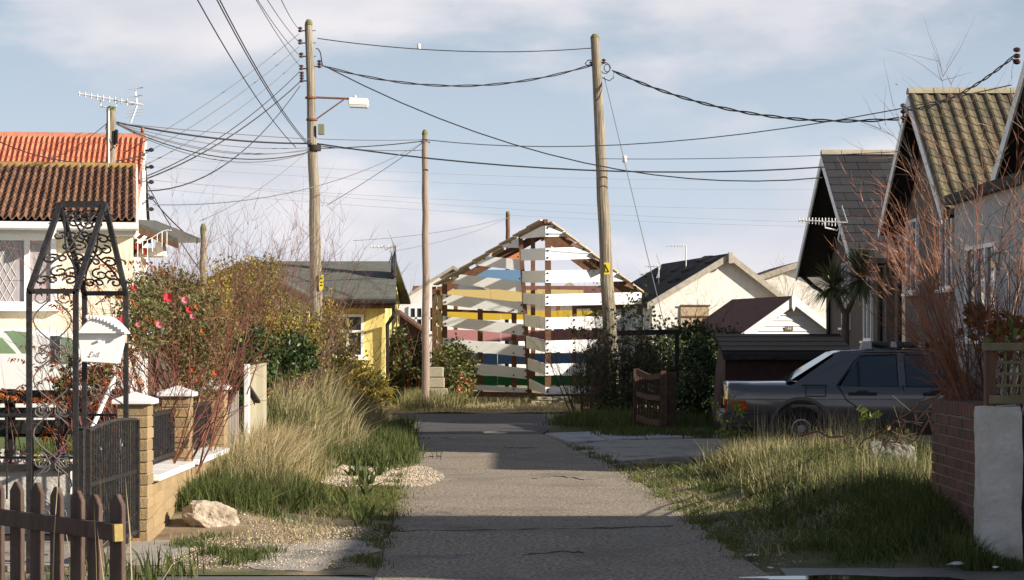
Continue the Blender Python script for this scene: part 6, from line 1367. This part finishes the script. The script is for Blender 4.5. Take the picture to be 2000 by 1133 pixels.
# red stemmed bush at the right edge
rd = shrub('red_stemmed_bush', (3.6, 16.5, 0), 'big bare bush with glowing red brown stems behind the brick wall')
twigs('stems', (3.62, 16.2, .5), 42, 2.5, .5, m_dog, rd, .010, 7, 2, .22, .22, lmul=.30, seg=6, sides=5); twigs('stems', (3.56, 16.3, .85), 13, 1.9, .8, m_dog, rd, .007, 7, 2, .24, .2, az0=math.pi, azw=.7, lmul=.30, seg=6, sides=5)
twigs('stems', (3.75, 16.1, .5), 14, 2.6, .35, m_dtwig, rd, .009, 6, 2, .22, .4, lmul=.4, seg=6)
leaves('dead_leaves', ellipsoid_pts([blob(1880, 2010, 600, 700, 16.2, .4)], 260, 0), .09, M('copper_leaf', (.20, .08, .025), (.30, .13, .04), isl=1, rough=.6, trans=.3), rd); leaves('leaves', ellipsoid_pts([blob(1920, 2000, 630, 670, 15.8, .3)], 14, 0), .1, m_lgr, rd)
# brambles in front of the brick wall
br_ = shrub('bramble', (3.2, 21, .2), 'thorny dark bramble arching over the grass beside the brick wall')
for st in ([(1885, 790, 16.6), (1830, 800, 17.5), (1780, 830, 19.8), (1720, 870, 20.5), (1660, 920, 21), (1610, 950, 21.2)], [(1850, 810, 17), (1790, 850, 20), (1750, 890, 20.6), (1710, 930, 21)], [(1560, 878, 23), (1620, 880, 22.5), (1660, 900, 22), (1700, 925, 21.5)], [(1540, 935, 22), (1600, 920, 22), (1650, 922, 21.5), (1690, 930, 21.2)], [(1500, 985, 20), (1580, 970, 20), (1640, 958, 20.2), (1740, 960, 20.5)], [(1905, 790, 16.4), (1870, 790, 16.5), (1840, 830, 17.2), (1800, 870, 19.5), (1765, 880, 20)]):
    pts = [P(q[0], q[1] - 26, q[2]) for q in st]; pts = [w_ for u_, v_ in zip(pts, pts[1:]) for w_ in (u_, u_.lerp(v_, .5) + Vector((random.gauss(0, .03), 0, .05 + random.gauss(0, .03))))] + [pts[-1]]; MB().tube(pts, [.011 - .006 * k / len(pts) for k in range(len(pts))], 5).build('cane', m_redst, br_)
    for p_ in pts[1:]:
        for k in range(3): MB().tube([p_, p_ + Vector((random.gauss(0, .15), random.gauss(0, .15), random.gauss(0, .13)))], .0035, 3).build('thorny_twig', m_dtwig, br_)
leaves('leaves', np.array([list(P(1700 + random.gauss(0, 14), 810 + random.gauss(0, 6), 20.5)) for _ in range(10)]), .11, m_lgr, br_, .7); leaves('leaves', np.array([list(P(1745 + random.gauss(0, 20), 843 + random.gauss(0, 6), 20.5)) for _ in range(14)]), .08, m_lmix, br_, .7)
# flowering weeds left of the car
wd_ = shrub('flowering_weeds', (2.6, 26, .1), 'leggy green weeds with tiny yellow flowers behind the car tail', 'weed')
tips = []
for (px, py) in ((1425, 918),): q = P(px, py, 26); tips2 = []; twigs('stems', (q.x, 26, .05), 3, .62, .35, m_lgr, wd_, .008, 3, 1, .3, .05, tips=tips2); tips += tips2
tp = np.array([list(q) for q in tips]); leaves('foliage', np.repeat(tp, 4, 0) + RNG.normal(0, .03, (len(tp) * 4, 3)), .06, m_lgr, wd_); leaves('yellow_flowers', tp[::7] + [0, -.02, .02], .04, m_ysign, wd_, .9)
# cordyline palm in front of the slate house
pm = thing('cordyline_palm', (5.95, 38.2, 0), 'forked cordyline palm in front of the slate house', 'palm tree')
m_ptr = M('palm_bark', (.09, .07, .055), (.14, .11, .085), 14, .9, .5, 30, stretch=(2, 2, .6)); YP = 38.2
MB().tube([P(1650, 720, YP), P(1651, 640, YP), P(1652, 612, YP)], [.085, .07, .065], 10).build('trunk', m_ptr, pm); MB().tube([P(1652, 615, YP), P(1640, 595, YP), P(1629, 575, YP)], [.055, .045, .04], 8).build('trunk_fork', m_ptr, pm); MB().tube([P(1652, 615, YP), P(1664, 590, YP), P(1676, 565, YP)], [.055, .045, .04], 8).build('trunk_fork', m_ptr, pm)
m_pf = M('palm_frond', (.07, .10, .035), (.20, .21, .09), isl=1, rough=.5, trans=.2)
for (px, py, n, L_) in ((1627, 560, 190, .62), (1680, 545, 240, .74)):
    c = P(px, py, YP); m = MB()
    for k in range(n):
        a = random.uniform(0, 6.28); el = random.uniform(-.7, 1.45); d = Vector((math.cos(a) * math.cos(el), math.sin(a) * math.cos(el), math.sin(el))); l = L_ * random.uniform(.75, 1.1); s = d.cross(Vector((0, 0, 1))).normalized() * .018
        b_ = c + d * l * .55; e = c + d * l - Vector((0, 0, .22 * l * math.cos(el))); m.add([c - s * .6, c + s * .6, b_ + s, b_ - s, e], [(0, 1, 2, 3), (3, 2, 4)])
    m.build('crown', m_pf, pm)
